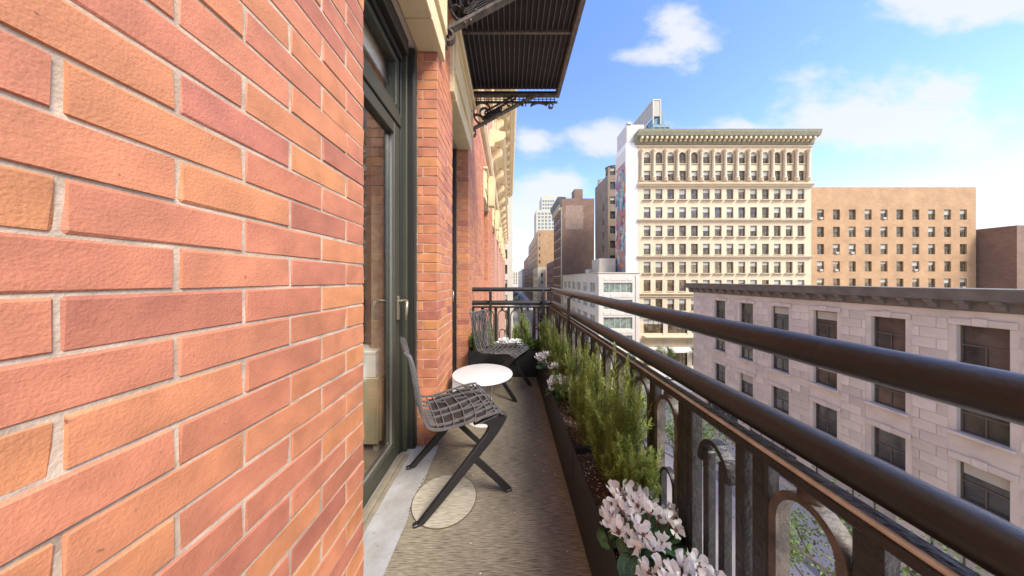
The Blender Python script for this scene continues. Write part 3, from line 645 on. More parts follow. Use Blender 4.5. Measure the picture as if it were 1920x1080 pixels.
# ------------------------------------------------------------------ plants
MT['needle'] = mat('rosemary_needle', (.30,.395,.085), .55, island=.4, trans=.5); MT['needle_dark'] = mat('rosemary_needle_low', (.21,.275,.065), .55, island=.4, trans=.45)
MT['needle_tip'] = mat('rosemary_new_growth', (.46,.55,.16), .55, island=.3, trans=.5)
MT['stem'] = mat('woody_stem', (.16,.105,.055), .8, (.10,.07,.04), 60)
def sprig_mesh(h, seed):
    R = random.Random(seed); q = MB()
    def needle(p, tg, a, ln, el, mi):
        sdv = tg.orthogonal().normalized(); sdv = (Matrix.Rotation(a, 3, tg) @ sdv); d = (sdv*cos(el)+tg*sin(el)).normalized(); w = d.cross(tg).normalized()*R.uniform(.0010,.0016)
        up = tg*.0012
        m1 = p+d*ln*.5+up
        q.add([p-w*.6, p+w*.6, m1+w, p+d*ln+up*.3, m1-w], [(0,1,2,4),(4,2,3)], mi)
    def shoot(base, direc, ln, dens, r0, mi0):
        n = 7; pts = [base.copy()]; d = direc.normalized()
        for i in range(n):
            d = (d + Vector((R.uniform(-.05,.05),R.uniform(-.05,.05),.10))).normalized(); pts.append(pts[-1]+d*ln/n)
        q.tube(pts, [r0*(1-.75*i/n) for i in range(n+1)], 4, 2, cap=False)
        cnt = int(ln*dens); a = R.uniform(0,6)
        for k in range(cnt):
            f = (k+.5)/cnt; f = .04+.96*f; s = f*n; i = min(int(s),n-1); p = pts[i].lerp(pts[i+1], s-i); tg = (pts[i+1]-pts[i]).normalized()
            a += 2.1+R.uniform(-.5,.5); tip = max(0,(f-.85)/.15)
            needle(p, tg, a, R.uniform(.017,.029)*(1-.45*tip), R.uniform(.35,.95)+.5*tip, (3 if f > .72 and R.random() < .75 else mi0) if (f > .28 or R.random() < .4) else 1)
        return pts
    main = shoot(Vector((0,0,0)), Vector((R.uniform(-.12,.12),R.uniform(-.12,.12),1)), h, 720, .0026, 0)
    for k in range(R.randint(3,6)):
        i = R.randint(0,4); b = main[i].lerp(main[i+1], R.random()); a = R.uniform(0,2*pi)
        shoot(b, Vector((cos(a),sin(a),R.uniform(1.2,2.2))), R.uniform(.07,.16), 640, .0015, 0)
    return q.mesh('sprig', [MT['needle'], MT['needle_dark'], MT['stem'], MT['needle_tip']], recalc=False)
SPR = [sprig_mesh(h, 100+i) for i, h in enumerate((.26,.32,.38,.44,.48,.52,.36,.42))]
def rosemary(x, y, label, n=18, hs=1.0, spread=.07, seed=0, lean=.16):
    R = random.Random(seed+500); t = thing('rosemary_plant', label, 'plant', (x, y, SOILZ-.005), group='rosemary plants in the planters')
    for k in range(n):
        a = R.uniform(0,2*pi); r = spread*sqrt(R.random()); o = link('sprig', R.choice(SPR), t, (r*cos(a)*.8, r*sin(a), 0))
        ln = lean*(r/spread)
        o.rotation_euler = (-ln*sin(a)+R.uniform(-.05,.05), ln*cos(a)+R.uniform(-.05,.05), R.uniform(0,6.28)) ; s = hs*R.uniform(.72,1.06); o.scale = (s,s,s)
    return t
rosemary(.505,1.015,'low leaning rosemary just behind the nearest white cyclamen', 18, .80, .06, 1, .22)
rosemary(.475,1.165,'tall bushy rosemary in the planter seam end before the nearest cyclamen', 28, 1.16, .085, 2, .08)
rosemary(.455,1.455,'tall rosemary just past the seam between the two long planters', 26, 1.12, .08, 3, .08)
rosemary(.485,1.72,'dense rosemary beside the wide iron panel of the railing', 20, 1.0, .075, 4, .1)
rosemary(.43,1.93,'low grey green rosemary spilling towards the floor in mid planter', 15, .62, .085, 5, .5)
rosemary(.48,2.18,'wispy yellow green rosemary by the single railing post', 20, .98, .08, 6, .1)
rosemary(.46,2.50,'rosemary behind the middle cyclamen clump along the railing', 20, .98, .085, 7, .1)
rosemary(.455,2.90,'rosemary next to the far corner of the railing', 18, 1.0, .075, 8, .1)
rosemary(.44,3.27,'tall slim rosemary in the far corner of the planters', 12, 1.08, .06, 9, .08)
rosemary(.21,3.38,'slim upright rosemary in front of the far railing near the corner', 9, 1.06, .05, 10, .06)
rosemary(.09,3.39,'slim upright rosemary in the middle of the far railing', 9, 1.04, .045, 11, .06)
rosemary(-.25,3.40,'rosemary seen through the back of the far chair', 9, .9, .05, 12, .08)
# cyclamen
def petal_flower(seed):
    R = random.Random(seed); q = MB()
    for k in range(5):
        a = 2*pi*k/5+R.uniform(-.2,.2); tw = R.uniform(-.35,.35); ln = R.uniform(.025,.033); wd = R.uniform(.015,.020); vs = []
        rows = [(0,.35,0),(.3,.75,.22),(.62,1.05,.62),(.88,1.0,.86),(1.0,.62,.95)]; rad = Vector((cos(a),sin(a),0)); tan = Vector((-sin(a),cos(a),0))
        fl = R.uniform(.6,1.15)
        for (f, wf, zf) in rows:
            c = rad*(.004+.022*fl*sin(min(f*1.7,1.6))) + Vector((0,0,ln*zf*.95)) + tan*tw*.012*f
            for s_ in (-1,0,1): vs.append(c + tan*(s_*wd*.5*wf) + rad*(.004*abs(s_)*wf*(1 if R.random()<.5 else -.4)) + Vector((0,0,-.004*abs(s_)*f)))
        q.add(vs, [(r*3+c, r*3+c+1, (r+1)*3+c+1, (r+1)*3+c) for r in range(4) for c in range(2)], 0, True)
    q.lathe([(.003,-.007),(.007,-.003),(.006,.004)], (0,0,0), 6, 1)
    return q.mesh('flower', [MT['petal'], MT['calyx']], recalc=False)
def leaf_mesh(r):
    q = MB(); n = 18; vs = [(0,0,0)]
    for ring in (.55, 1.0):
        for k in range(n):
            a = 2*pi*k/n; rr = r*ring*(1.0-.16*cos(a)-.38*max(0,cos(a)-.75)/.25*.9+.03*sin(7*a)); vs.append((rr*cos(a)*1.05, rr*sin(a), -.10*r*ring*ring+.05*r*sin(3*a)*ring))
    q.add(vs, [(0,1+k,1+(k+1)%n) for k in range(n)]+[(1+k,1+n+k,1+n+(k+1)%n,1+(k+1)%n) for k in range(n)], 0, True)
    return q.mesh('leaf', [MT['cyc_leaf']], recalc=False)
MT['petal'] = mat('white_petal', (.96,.98,.98), .6, trans=.3); MT['calyx'] = mat('calyx', (.16,.07,.05), .7); MT['cyc_stem'] = mat('cyclamen_stem', (.22,.10,.06), .6)
def cyc_leaf():
    m = bpy.data.materials.new('cyclamen_leaf'); m.use_nodes = True; t = m.node_tree; b = t.nodes['Principled BSDF']; b.inputs['Roughness'].default_value = .45
    tc = t.nodes.new('ShaderNodeTexCoord'); v = N(t,'ShaderNodeTexVoronoi', feature='DISTANCE_TO_EDGE'); v.inputs['Scale'].default_value = 130; L(t, tc.outputs['Object'], v.inputs['Vector'])
    ln = N(t,'ShaderNodeVectorMath', operation='LENGTH'); L(t, tc.outputs['Object'], ln.inputs[0])
    ring = M_(t,'SUBTRACT', 1.0, M_(t,'MULTIPLY', M_(t,'ABSOLUTE', M_(t,'SUBTRACT', ln.outputs['Value'], .020)), 90.0), clamp=True)
    vein = N(t,'ShaderNodeMapRange'); vein.inputs['From Min'].default_value=.0; vein.inputs['From Max'].default_value=.10; vein.inputs['To Min'].default_value=1; vein.inputs['To Max'].default_value=0; L(t, v.outputs['Distance'], vein.inputs[0])
    f = M_(t,'MULTIPLY', M_(t,'ADD', M_(t,'MULTIPLY',vein.outputs[0],.75), .12), M_(t,'ADD',M_(t,'MULTIPLY',ring,.8),.2), clamp=True)
    x = N(t,'ShaderNodeMix', data_type='RGBA'); L(t, f, x.inputs['Factor']); x.inputs[6].default_value=(.030,.095,.034,1); x.inputs[7].default_value=(.20,.36,.17,1)
    h = N(t,'ShaderNodeHueSaturation'); L(t, x.outputs[2], h.inputs['Color']); oi = t.nodes.new('ShaderNodeObjectInfo'); L(t, M_(t,'ADD',M_(t,'MULTIPLY',oi.outputs['Random'],.7),.65), h.inputs['Value']); L(t, h.outputs[0], b.inputs['Base Color']); return m
MT['cyc_leaf'] = cyc_leaf()
FLW = [petal_flower(i) for i in range(6)]; LEF = [leaf_mesh(r) for r in (.028,.033,.038)]
def cyclamen(x, y, label, nf=24, nl=34, sc=1.0, seed=0, push=(0,0)):
    R = random.Random(900+seed); t = thing('cyclamen_plant', label, 'flower', (x, y, SOILZ), group='white cyclamen in the planters'); t.scale = (sc,sc,sc)
    st = MB()
    for k in range(nl):
        a = R.uniform(0,2*pi); r = .135*sqrt(R.random()); z = .015+.050*(1-(r/.135)**2)+R.uniform(-.012,.018)
        c = Vector((r*cos(a)*.85, r*sin(a), z)); o = link('leaf', R.choice(LEF), t, c); o.rotation_euler = (R.uniform(-.35,.35)-.6*sin(a)*r/.135, R.uniform(-.35,.35)+.6*cos(a)*r/.135, a+pi+R.uniform(-.6,.6)); s = R.uniform(.8,1.15); o.scale = (s,s,s)
        st.tube([(c.x*.25,c.y*.25,0), (c.x*.6,c.y*.6,c.z*.6), tuple(c)], .0016, 4, 0, cap=False)
    for k in range(nf):
        a = R.uniform(0,2*pi); r = .112*sqrt(R.random()); z = .085+.050*(1-(r/.112)**2)+R.uniform(-.03,.02)
        c = Vector((r*cos(a)+push[0], r*sin(a)+push[1], z)); o = link('flower', R.choice(FLW), t, c); tilt = R.uniform(.1,.9); b = R.uniform(0,6.28); o.rotation_euler = (tilt*cos(b), tilt*sin(b), R.uniform(0,6.28)); s = R.uniform(.85,1.1); o.scale = (s,s,s)
        st.tube([(c.x*.2,c.y*.2,0), (c.x*.7,c.y*.7,c.z*.6), (c.x,c.y,c.z-.004)], .0017, 4, 0, cap=False)
    st.build('stems', MT['cyc_stem'], t, recalc=False); return t
cyclamen(.470,.655,'white cyclamen cut by the bottom edge, closest of the white flowers', 46, 56, 1.0, 1)
cyclamen(.445,.885,'large white cyclamen clump in front of the low leaning rosemary', 54, 64, 1.05, 2)
cyclamen(.430,.42,'white cyclamen at the very near end of the planter box', 40, 40, 1.0, 9)
cyclamen(.405,2.06,'small white cyclamen half hidden among the mid planter rosemary', 24, 26, .9, 3)
cyclamen(.495,2.02,'few white cyclamen blooms against the railing behind grey green rosemary', 18, 14, 1.0, 4)
cyclamen(.395,2.72,'round white cyclamen above dark leaves at the planter edge by the far corner', 44, 40, 1.0, 5)
cyclamen(-.06,3.325,'white cyclamen in the far planter just right of the chair back', 34, 26, 1.0, 6)
cyclamen(.085,3.315,'white cyclamen in the far planter behind the seat of the far chair', 34, 26, 1.0, 7)
cyclamen(.46,2.36,'white cyclamen blooms peeping out between rosemary near the railing post', 16, 12, 1.0, 8)
# leafy herbs
MT['herb'] = mat('bright_leaf', (.11,.20,.03), .45, island=.4, trans=.4)
def herb(x, y, label, h, rx, n, seed):
    R = random.Random(seed); t = thing('leafy_shrub', label, 'plant', (x, y, SOILZ), group='bright green leafy plants in the far planter'); q = MB(); st = MB()
    for k in range(n//14):
        a = R.uniform(0,2*pi); r = rx*sqrt(R.random()); top = Vector((r*cos(a), r*sin(a)*.8, h*R.uniform(.55,1)*(1-.3*(r/rx)**2))); b = Vector((top.x*.35, top.y*.35, 0)); st.tube([b, b.lerp(top,.5)+Vector((0,0,.01)), top], .0018, 4, cap=False)
        for j in range(14):
            f = R.uniform(.3,1.03); p = b.lerp(top, f); d = Vector((R.uniform(-1,1),R.uniform(-1,1),R.uniform(-.1,.9))).normalized(); w = d.orthogonal().normalized(); w = Matrix.Rotation(R.uniform(0,6.28),3,d) @ w; ln = R.uniform(.016,.030); wd = ln*.28
            q.add([p, p+d*ln*.35+w*wd, p+d*ln*.75+w*wd*.8, p+d*ln, p+d*ln*.75-w*wd*.8, p+d*ln*.35-w*wd], [(0,1,2,3),(0,3,4,5)])
    tag(q.build('foliage', MT['herb'], t, recalc=False)); st.build('stems', MT['stem'], t, recalc=False)
herb(-.435,3.33,'bright green leafy shrub beside the brick wall behind the far chair back', .28, .08, 1200, 1)
herb(.235,3.30,'bright green leafy shrub by the far inner corner of the planters', .21, .10, 1200, 2)
herb(.36,3.34,'bright green leafy shrub tucked under the corner rosemary', .16, .07, 600, 3)
# ------------------------------------------------------------------ chairs
PROF = [(.238,.418),(.222,.438),(.18,.446),(.10,.440),(.0,.427),(-.09,.418),(-.150,.422),(-.190,.446),(-.212,.50),(-.226,.58),(-.240,.67),(-.256,.76),(-.272,.815),(-.290,.838)]
HW = [.205,.215,.222,.224,.220,.212,.206,.203,.203,.205,.207,.205,.198,.186]
_pc = catmull([(a,0,b) for a,b in PROF], 8); _hw = catmull([(a,0,0) for a in HW], 8)
def surf(u, v):
    """u -1..1 across, v 0 (seat front) .. 1 (back top)"""
    s = max(0,min(1,v))*(len(_pc)-1); i = min(int(s), len(_pc)-2); f = s-i; p = _pc[i].lerp(_pc[i+1], f); hw = _hw[i].lerp(_hw[i+1], f).x
    tg = (_pc[i+1]-_pc[i]).normalized(); n = Vector((tg.z,0,-tg.x));  n = -n if n.z < 0 and v < .45 else n
    if v >= .45 and n.x < 0: n = -n
    if v < .45 and n.z < 0: n = -n
    dish = (.020 if v < .5 else .020-.010*min(1,(v-.5)/.15))*u*u*(1 if .12 < v < .95 else .4)
    return p + Vector((0,u*hw,0)) + n*dish, n
def chair(label, loc, rz):
    t = thing('lattice_chair', label, 'chair', loc, rz, 'openwork metal chairs on the balcony'); R = random.Random(4)
    se, ba = MB(), MB()
    def rib(pts, w=.0075, d=.009):
        fine = []
        for i in range(len(pts)-1):
            n = max(2, int(10*max(abs(pts[i+1][1]-pts[i][1])*3, abs(pts[i+1][0]-pts[i][0])*.6))+1)
            for j in range(n): fine.append((pts[i][0]+(pts[i+1][0]-pts[i][0])*j/n, pts[i][1]+(pts[i+1][1]-pts[i][1])*j/n))
        fine.append(pts[-1])
        for mbx, lo, hi in ((se,-.01,.5),(ba,.5,1.01)):
            seg = [p for p in fine if lo <= p[1] <= hi]
            if len(seg) >= 2:
                S = [surf(*p) for p in seg]; mbx.bar([s[0]-s[1]*d*.35 for s in S], w, d, [tuple(s[1]) for s in S])
    # rim
    for s in (-1,1): rib([(s,k/40) for k in range(41)], .009, .011)
    for v in (0,.998): rib([(-1+2*k/16,v) for k in range(17)], .009, .011)
    # long wandering ribs of back running into the seat
    us = [-.86,-.70,-.54,-.40,-.25,-.09,.07,.22,.37,.52,.68,.84]
    for i, u in enumerate(us):
        ph = R.uniform(0,6); a = .055
        rib([(u*(.80+.22*abs(k/14-.1))+a*sin(ph+k*.55), .44+.55*k/14) for k in range(15)], .0065)
    for i in range(11):                                                   # crossing struts of the back
        u = -.8+i*.155; v = R.uniform(.54,.80); rib([(u,v),(u+R.choice((-1,1))*.16, v+R.uniform(.10,.17))], .006)
    # seat: three long lines, bowed cross bands, short slanting struts
    for u, b in ((-.62,.06),(-.20,-.05),(.22,.05),(.64,-.06)): rib([(u+b*sin(k*.5), .02+.44*k/12) for k in range(13)], .0075, .010)
    for v, bow in ((.06,.03),(.115,.06),(.165,.05),(.215,.05),(.265,.04),(.31,.035),(.355,.03),(.40,.025),(.445,.02)): rib([(-1+2*k/14, v-bow*(1-(k/7-1)**2)*.8) for k in range(15)], .0055, .009)
    bands = (.06,.115,.165,.215,.265,.31,.355,.40); bows = (.03,.06,.05,.05,.04,.035,.03,.025)
    for i in range(7):
        for u in (-.86,-.42,.02,.44,.82):
            if R.random() < .62:
                u += R.uniform(-.1,.1); u2 = u+R.choice((-1,1))*R.uniform(.08,.2); f = lambda q_, i_: bands[i_]-bows[i_]*(1-q_*q_)*.8
                rib([(u,f(u,i)),(u2,f(u2,i+1))], .0055, .009)
    for i in range(7): u = -.9+i*.3; rib([(u,.0),(u+.05*(1 if u<0 else -1),.05),(u*.75,.10)], .007)
    shade_sheet = MB(); nu, nv = 14, 18; pv = []  # added dark sheet under the ribs, standing in for the shade between them
    for j in range(nv+1):
        for i in range(nu+1):
            u_, v_ = -.90+1.8*i/nu, .035+.40*j/nv; p_, n_v = surf(u_, v_); pv.append(p_-n_v*.010)
    nn = len(pv); pv += [p-Vector((0,0,.006)) for p in pv]
    shade_sheet.add(pv, [(j*(nu+1)+i, j*(nu+1)+i+1, (j+1)*(nu+1)+i+1, (j+1)*(nu+1)+i) for j in range(nv) for i in range(nu)]+[(nn+j*(nu+1)+i, nn+(j+1)*(nu+1)+i, nn+(j+1)*(nu+1)+i+1, nn+j*(nu+1)+i+1) for j in range(nv) for i in range(nu)], 0, True)
    shade_sheet.build('rib_shade_sheet', MT['chair_leg'], t, recalc=False)
    se.build('seat', MT['chair_metal'], t); ba.build('backrest', MT['chair_metal'], t)
    for s in (-1,1):
        back = catmull([(-.250,0,.0),(-.10,0,.145),(.02,0,.262),(.085,0,.322),(.122,0,.358),(.134,0,.384),(.112,0,.408),(.05,0,.420)],4); frnt = catmull([(.222,0,.447),(.245,0,.432),(.240,0,.405),(.205,0,.360),(.150,0,.308),(.060,0,.234),(-.08,0,.108),(-.208,0,.0)],4)
        ol = back+frnt; n_ = len(ol); q = MB()
        def lat(p): return s*(.214-.018*max(0,(p.z-.25)/.2))
        ring = []
        for off, ins in ((-.014,.004),(-.010,0),(.010,0),(.014,.004)):
            for k_ in range(n_):
                p = ol[k_]; e_ = (ol[(k_+1)%n_]-ol[k_-1]).normalized(); nn_ = Vector((e_.z,0,-e_.x)); ring.append((p.x-nn_.x*ins*-1, lat(p)+off, max(0,p.z-nn_.z*ins*-1)))
        for a_ in range(3): q.add(ring[a_*n_:(a_+2)*n_], [(k_,(k_+1)%n_,n_+(k_+1)%n_,n_+k_) for k_ in range(n_)], 0, True)
        q.add(ring[:n_], [tuple(range(n_))]); q.add(ring[3*n_:], [tuple(reversed(range(n_)))])
        lg = q.build('leg', MT['chair_leg'], t, recalc=True)
        q = MB(); q.bar(catmull([(.050,s*.2015,.240),(.10,s*.205,.185),(.250,s*.213,.012)],5), .024, .032, (1,0,1)); q.build('front_strut', MT['chair_leg'], lg)
        for fx in (-.236,.254): q = MB(); q.cbox((fx-.020,s*.214-.013,.0005),(fx+.018,s*.214+.013,.013),.002); q.build('foot_pad', MT['chair_leg'], lg)
    return t
chair('black openwork metal chair in the foreground beside the brick pier', (-.325,1.565,.0045), radians(25.5))
chair('black openwork metal chair at the far end in front of the planter', (-.085,2.855,.0045), radians(-24))
# ------------------------------------------------------------------ table
t = thing('side_table', 'round white marble topped side table between the two openwork chairs', 'table', (-.227,2.227,.0045))
q = MB(); q.lathe([(.0,.378),(.225,.378),(.252,.385),(.2555,.391),(.2545,.3955),(.25,.397),(0,.397)], (0,0,0), 72); q.build('table_top', MT['white_top'], t)
q = MB(); q.lathe([(0,0.0005),(.128,.0005),(.13,.004),(.128,.010),(.05,.016),(0,.017)], (0,0,0), 48); q.build('base', MT['white_top'], t)
for a in (0, pi/2, pi, 3*pi/2):
    q = MB(); q.bar([(.055*cos(a+.3),.055*sin(a+.3),.014),(.095*cos(a+.3),.095*sin(a+.3),.3775)], .03, .008, (cos(a+.3),sin(a+.3),0)); q.build('leg', MT['white_top'], t)
# ------------------------------------------------------------------ street
def sheet(name, x0, x1, y0, y1, z, mt, **k):
    q = MB(); q.add([(x0,y0,z),(x1,y0,z),(x1,y1,z),(x0,y1,z)], [(0,1,2,3)]); return tag(q.build(name, mt, None, recalc=False), kind='structure')
MT['asphalt'] = mat('asphalt', (.36,.345,.32), .9, (.30,.288,.265), .6, 8, bump=.2, bscale=30)
MT['paving'] = mat('paving_concrete', (.64,.605,.54), .85, (.55,.515,.455), .5, 8)
MT['kerb'] = mat('kerb_granite', (.34,.33,.31), .8); MT['paint'] = mat('road_paint', (.75,.74,.70), .7)
sheet('ground', -2500, 2500, -1500, 3500, GZ-.02, MT['asphalt'])
sheet('road', -400, 400, 35.5, 48.5, GZ-.008, MT['asphalt'])
def pavement(x0, x1, y0, y1):
    q = MB(); q.cbox((x0,y0,GZ-.1),(x1,y1,GZ+.13),.02); tag(q.build('pavement', MT['paving'], None), kind='structure')
pavement(-12.0,4.2,-60,35); pavement(13.6,70,49,53.5); pavement(13.6,30,53.5,330); pavement(-14,4.0,49,330); pavement(19.5,60,-10,35)
# plaza pavement between the carriageways
pavement(11.5,18.5,2,34)
q = MB()
for k in range(9): q.add([(4.6+k*1.0,36.0,GZ-.004),(5.1+k*1.0,36.0,GZ-.004),(5.1+k*1.0,39.5,GZ-.004),(4.6+k*1.0,39.5,GZ-.004)],[(0,1,2,3)])
for k in range(14):
    q.add([(8.6,60+k*9,GZ-.015),(8.75,60+k*9,GZ-.015),(8.75,63+k*9,GZ-.015),(8.6,63+k*9,GZ-.015)],[(0,1,2,3)])
for k in range(30): q.add([(19+k*3,42,GZ-.004),(20.6+k*3,42,GZ-.004),(20.6+k*3,42.15,GZ-.004),(19+k*3,42.15,GZ-.004)],[(0,1,2,3)])
tag(q.build('road_marking', MT['paint'], None, recalc=False), kind='structure')
# ------------------------------------------------------------------ buildings: walls with real openings
def facade(mb, org, ua, na, W, H, holes, depth=.28, mi=0):
    o, u, n = Vector(org), Vector(ua), Vector(na); z = Vector((0,0,1))
    us = sorted({0.0, W} | {round(h[i],3) for h in holes for i in (0,1)}); vz = sorted({0.0, H} | {round(h[i],3) for h in holes for i in (2,3)})
    def inside(a, b): return any(h[0]-1e-3 <= a <= h[1]+1e-3 and h[2]-1e-3 <= b <= h[3]+1e-3 for h in holes)
    # merge along u per row for compactness
    for j in range(len(vz)-1):
        i = 0; vm = (vz[j]+vz[j+1])/2
        while i < len(us)-1:
            if inside((us[i]+us[i+1])/2, vm): i += 1; continue
            k = i
            while k+1 < len(us)-1 and not inside((us[k+1]+us[k+2])/2, vm): k += 1
            a, b = us[i], us[k+1]; mb.add([o+u*a+z*vz[j], o+u*b+z*vz[j], o+u*b+z*vz[j+1], o+u*a+z*vz[j+1]], [(0,1,2,3)], mi); i = k+1
    for (a,b,c,d) in holes:
        q = [o+u*a+z*c, o+u*b+z*c, o+u*b+z*d, o+u*a+z*d]; r = [p-n*depth for p in q]
        mb.add(q+r, [(0,1,5,4),(1,2,6,5),(2,3,7,6),(3,0,4,7)], mi)
def pane_mat(name, c1, c2, rough=.08):
    m = bpy.data.materials.new(name); m.use_nodes = True; t = m.node_tree; b = t.nodes['Principled BSDF']; b.inputs['Roughness'].default_value = rough; b.inputs['Specular IOR Level'].default_value = .8
    oi = t.nodes.new('ShaderNodeObjectInfo'); tc = t.nodes.new('ShaderNodeTexCoord'); n = N(t,'ShaderNodeTexNoise'); n.inputs['Scale'].default_value = 1.3; n.inputs['Detail'].default_value = 3
    va = N(t,'ShaderNodeVectorMath', operation='ADD'); cb = N(t,'ShaderNodeCombineXYZ'); L(t, M_(t,'MULTIPLY',oi.outputs['Random'],50), cb.inputs[0]); L(t, tc.outputs['Object'], va.inputs[0]); L(t, cb.outputs[0], va.inputs[1]); L(t, va.outputs[0], n.inputs['Vector'])
    x = N(t,'ShaderNodeMix', data_type='RGBA'); mr = N(t,'ShaderNodeMapRange'); mr.inputs['From Min'].default_value=.35; mr.inputs['From Max'].default_value=.65; L(t, n.outputs['Fac'], mr.inputs[0])
    L(t, mr.outputs[0], x.inputs['Factor']); x.inputs[6].default_value=(*c1,1); x.inputs[7].default_value=(*c2,1); L(t, x.outputs[2], b.inputs['Base Color']); return m
MT['pane'] = pane_mat('city_pane', (.035,.030,.022), (.17,.125,.065)); MT['pane_blue'] = pane_mat('blue_pane', (.06,.14,.17), (.16,.28,.31)); MT['pane_mint'] = pane_mat('mint_pane', (.12,.16,.13), (.26,.32,.265), .25); MT['pane_dark'] = pane_mat('dark_pane', (.02,.022,.024), (.06,.06,.055))
MT['wframe'] = mat('window_frame_brown', (.10,.085,.06), .6); MT['wframe_w'] = mat('window_frame_white', (.62,.60,.54), .6); MT['shade'] = mat('window_shade', (.42,.42,.36), .9)
wc = {}
def win_meshes(w, h, style, pane, frame):
    k = (round(w,2), round(h,2), style, pane, frame)
    if k in wc: return wc[k]
    f = MB(); t = .07
    f.box((-w/2,0,0),(-w/2+t,.07,h)); f.box((w/2-t,0,0),(w/2,.07,h)); f.box((-w/2+t,0,0),(w/2-t,.07,t)); f.box((-w/2+t,0,h-t),(w/2-t,.07,h))
    if style in ('sash','arch'): f.box((-w/2+t,-.005,h*.48),(w/2-t,.06,h*.48+.07)); f.box((-.025,.01,t),(.025,.055,h*.48))
    if style.startswith('multi'):
        n = int(style[5:])
        for i in range(1, n): f.box((-w/2+i*w/n-.03,-.004,t),(-w/2+i*w/n+.03,.065,h-t))
    if style == 'grid':
        for i in range(1,4): f.box((-w/2+i*w/4-.03,0,t),(-w/2+i*w/4+.03,.06,h-t))
        f.box((-w/2+t,-.002,h*.72),(w/2-t,.062,h*.72+.06))
    p = MB(); p.box((-w/2+t,.05,t),(w/2-t,.06,h-t))
    s = MB(); s.box((-w/2+t+.01,.035,h*.55),(w/2-t-.01,.045,h-t-.01))
    wc[k] = (f.mesh('window', MT[frame]), p.mesh('pane', MT[pane]), s.mesh('shade', MT['shade'])); return wc[k]
RB = random.Random(21)
ac_chance = 0
_q = MB(); _q.cbox((-.33,-.42,.08),(.33,.03,.50),.02); AC_MESH = _q.mesh('air_conditioner', mat('ac_casing', (.42,.41,.38), .6))
def put_window(parent, org, ua, na, hole, style, pane, frame, depth=.22, shade=.5):
    o, u, n = Vector(org), Vector(ua), Vector(na); w = hole[1]-hole[0]; h = hole[3]-hole[2]
    f, p, s = win_meshes(w, h, style, pane, frame); loc = o+u*((hole[0]+hole[1])/2)-n*depth+Vector((0,0,hole[2]))
    rz = math.atan2(n.x, -n.y)      # local -Y is outwards
    wo_ = link('window', f, parent, loc, rz); link('pane', p, wo_)
    if RB.random() < shade:
        if ac_chance and RB.random() < ac_chance: link('air_conditioner', AC_MESH, wo_, (RB.uniform(-.15,.15), 0, 0))
        sh = link('shade', s, wo_); k = RB.uniform(.5,1.1); sh.scale = (1,1,k); sh.location = (0,0,(h-.08)*(1-k))
def shell(name, label, x0, x1, y0, y1, z1, mt, front=None, left=None, right=None, cat='building', parapet=.6, style='sash', pane='pane', frame='wframe', shade=.5, sill=True, depth=.22):
    """closed building block; front (-Y), left (-X) and right (+X) faces carry holes given as (u0,u1,z0,z1) in world units"""
    t = thing(name, label, cat, ((x0+x1)/2, y0, GZ)); inv = Vector(t.location)
    q = MB(); H = z1-GZ
    def conv(hs): return [(a,b,c-GZ,d-GZ) for a,b,c,d in hs]
    F = conv([(a-x0,b-x0,c,d) for a,b,c,d in (front or [])]); Lf = conv([(y1-b,y1-a,c,d) for a,b,c,d in (left or [])]); Rt = conv([(a-y0,b-y0,c,d) for a,b,c,d in (right or [])])
    facade(q, Vector((x0,y0,GZ))-inv, (1,0,0), (0,-1,0), x1-x0, H, F); facade(q, Vector((x0,y1,GZ))-inv, (0,-1,0), (-1,0,0), y1-y0, H, Lf)
    facade(q, Vector((x1,y0,GZ))-inv, (0,1,0), (1,0,0), y1-y0, H, Rt); facade(q, Vector((x1,y1,GZ))-inv, (-1,0,0), (0,1,0), x1-x0, H, [])
    q.add([Vector(p)-inv for p in ((x0+.3,y0+.3,z1-parapet),(x1-.3,y0+.3,z1-parapet),(x1-.3,y1-.3,z1-parapet),(x0+.3,y1-.3,z1-parapet))], [(0,1,2,3)])
    a = [Vector(p)-inv for p in ((x0,y0,z1),(x1,y0,z1),(x1,y1,z1),(x0,y1,z1))]; b = [Vector(p)-inv for p in ((x0+.3,y0+.3,z1),(x1-.3,y0+.3,z1),(x1-.3,y1-.3,z1),(x0+.3,y1-.3,z1))]; c = [p-Vector((0,0,parapet)) for p in b]
    q.add(a+b+c, [(0,1,5,4),(1,2,6,5),(2,3,7,6),(3,0,4,7),(4,5,9,8),(5,6,10,9),(6,7,11,10),(7,4,8,11)])
    q.build('wall', mt, t, recalc=False)
    for org, ua, na, hs in ((Vector((x0,y0,GZ))-inv,(1,0,0),(0,-1,0),F),(Vector((x0,y1,GZ))-inv,(0,-1,0),(-1,0,0),Lf),(Vector((x1,y0,GZ))-inv,(0,1,0),(1,0,0),Rt)):
        for h in hs: put_window(t, org, ua, na, h, style if (h[1]-h[0]) < 2.4 else 'multi%d' % max(2, round((h[1]-h[0])/1.15)), pane, frame, depth, shade)
    return t
def part_box(parent, name, a, b, mt, c=.02):
    inv = Vector(parent.location); q = MB(); q.cbox(Vector(a)-inv, Vector(b)-inv, c); return q.build(name, mt, parent)
def part_prism(parent, name, prof, plane, d0, d1, mt):
    q = MB(); q.prism(prof, plane, d0, d1); o = q.build(name, mt, parent); o.location = -Vector(parent.location); return o
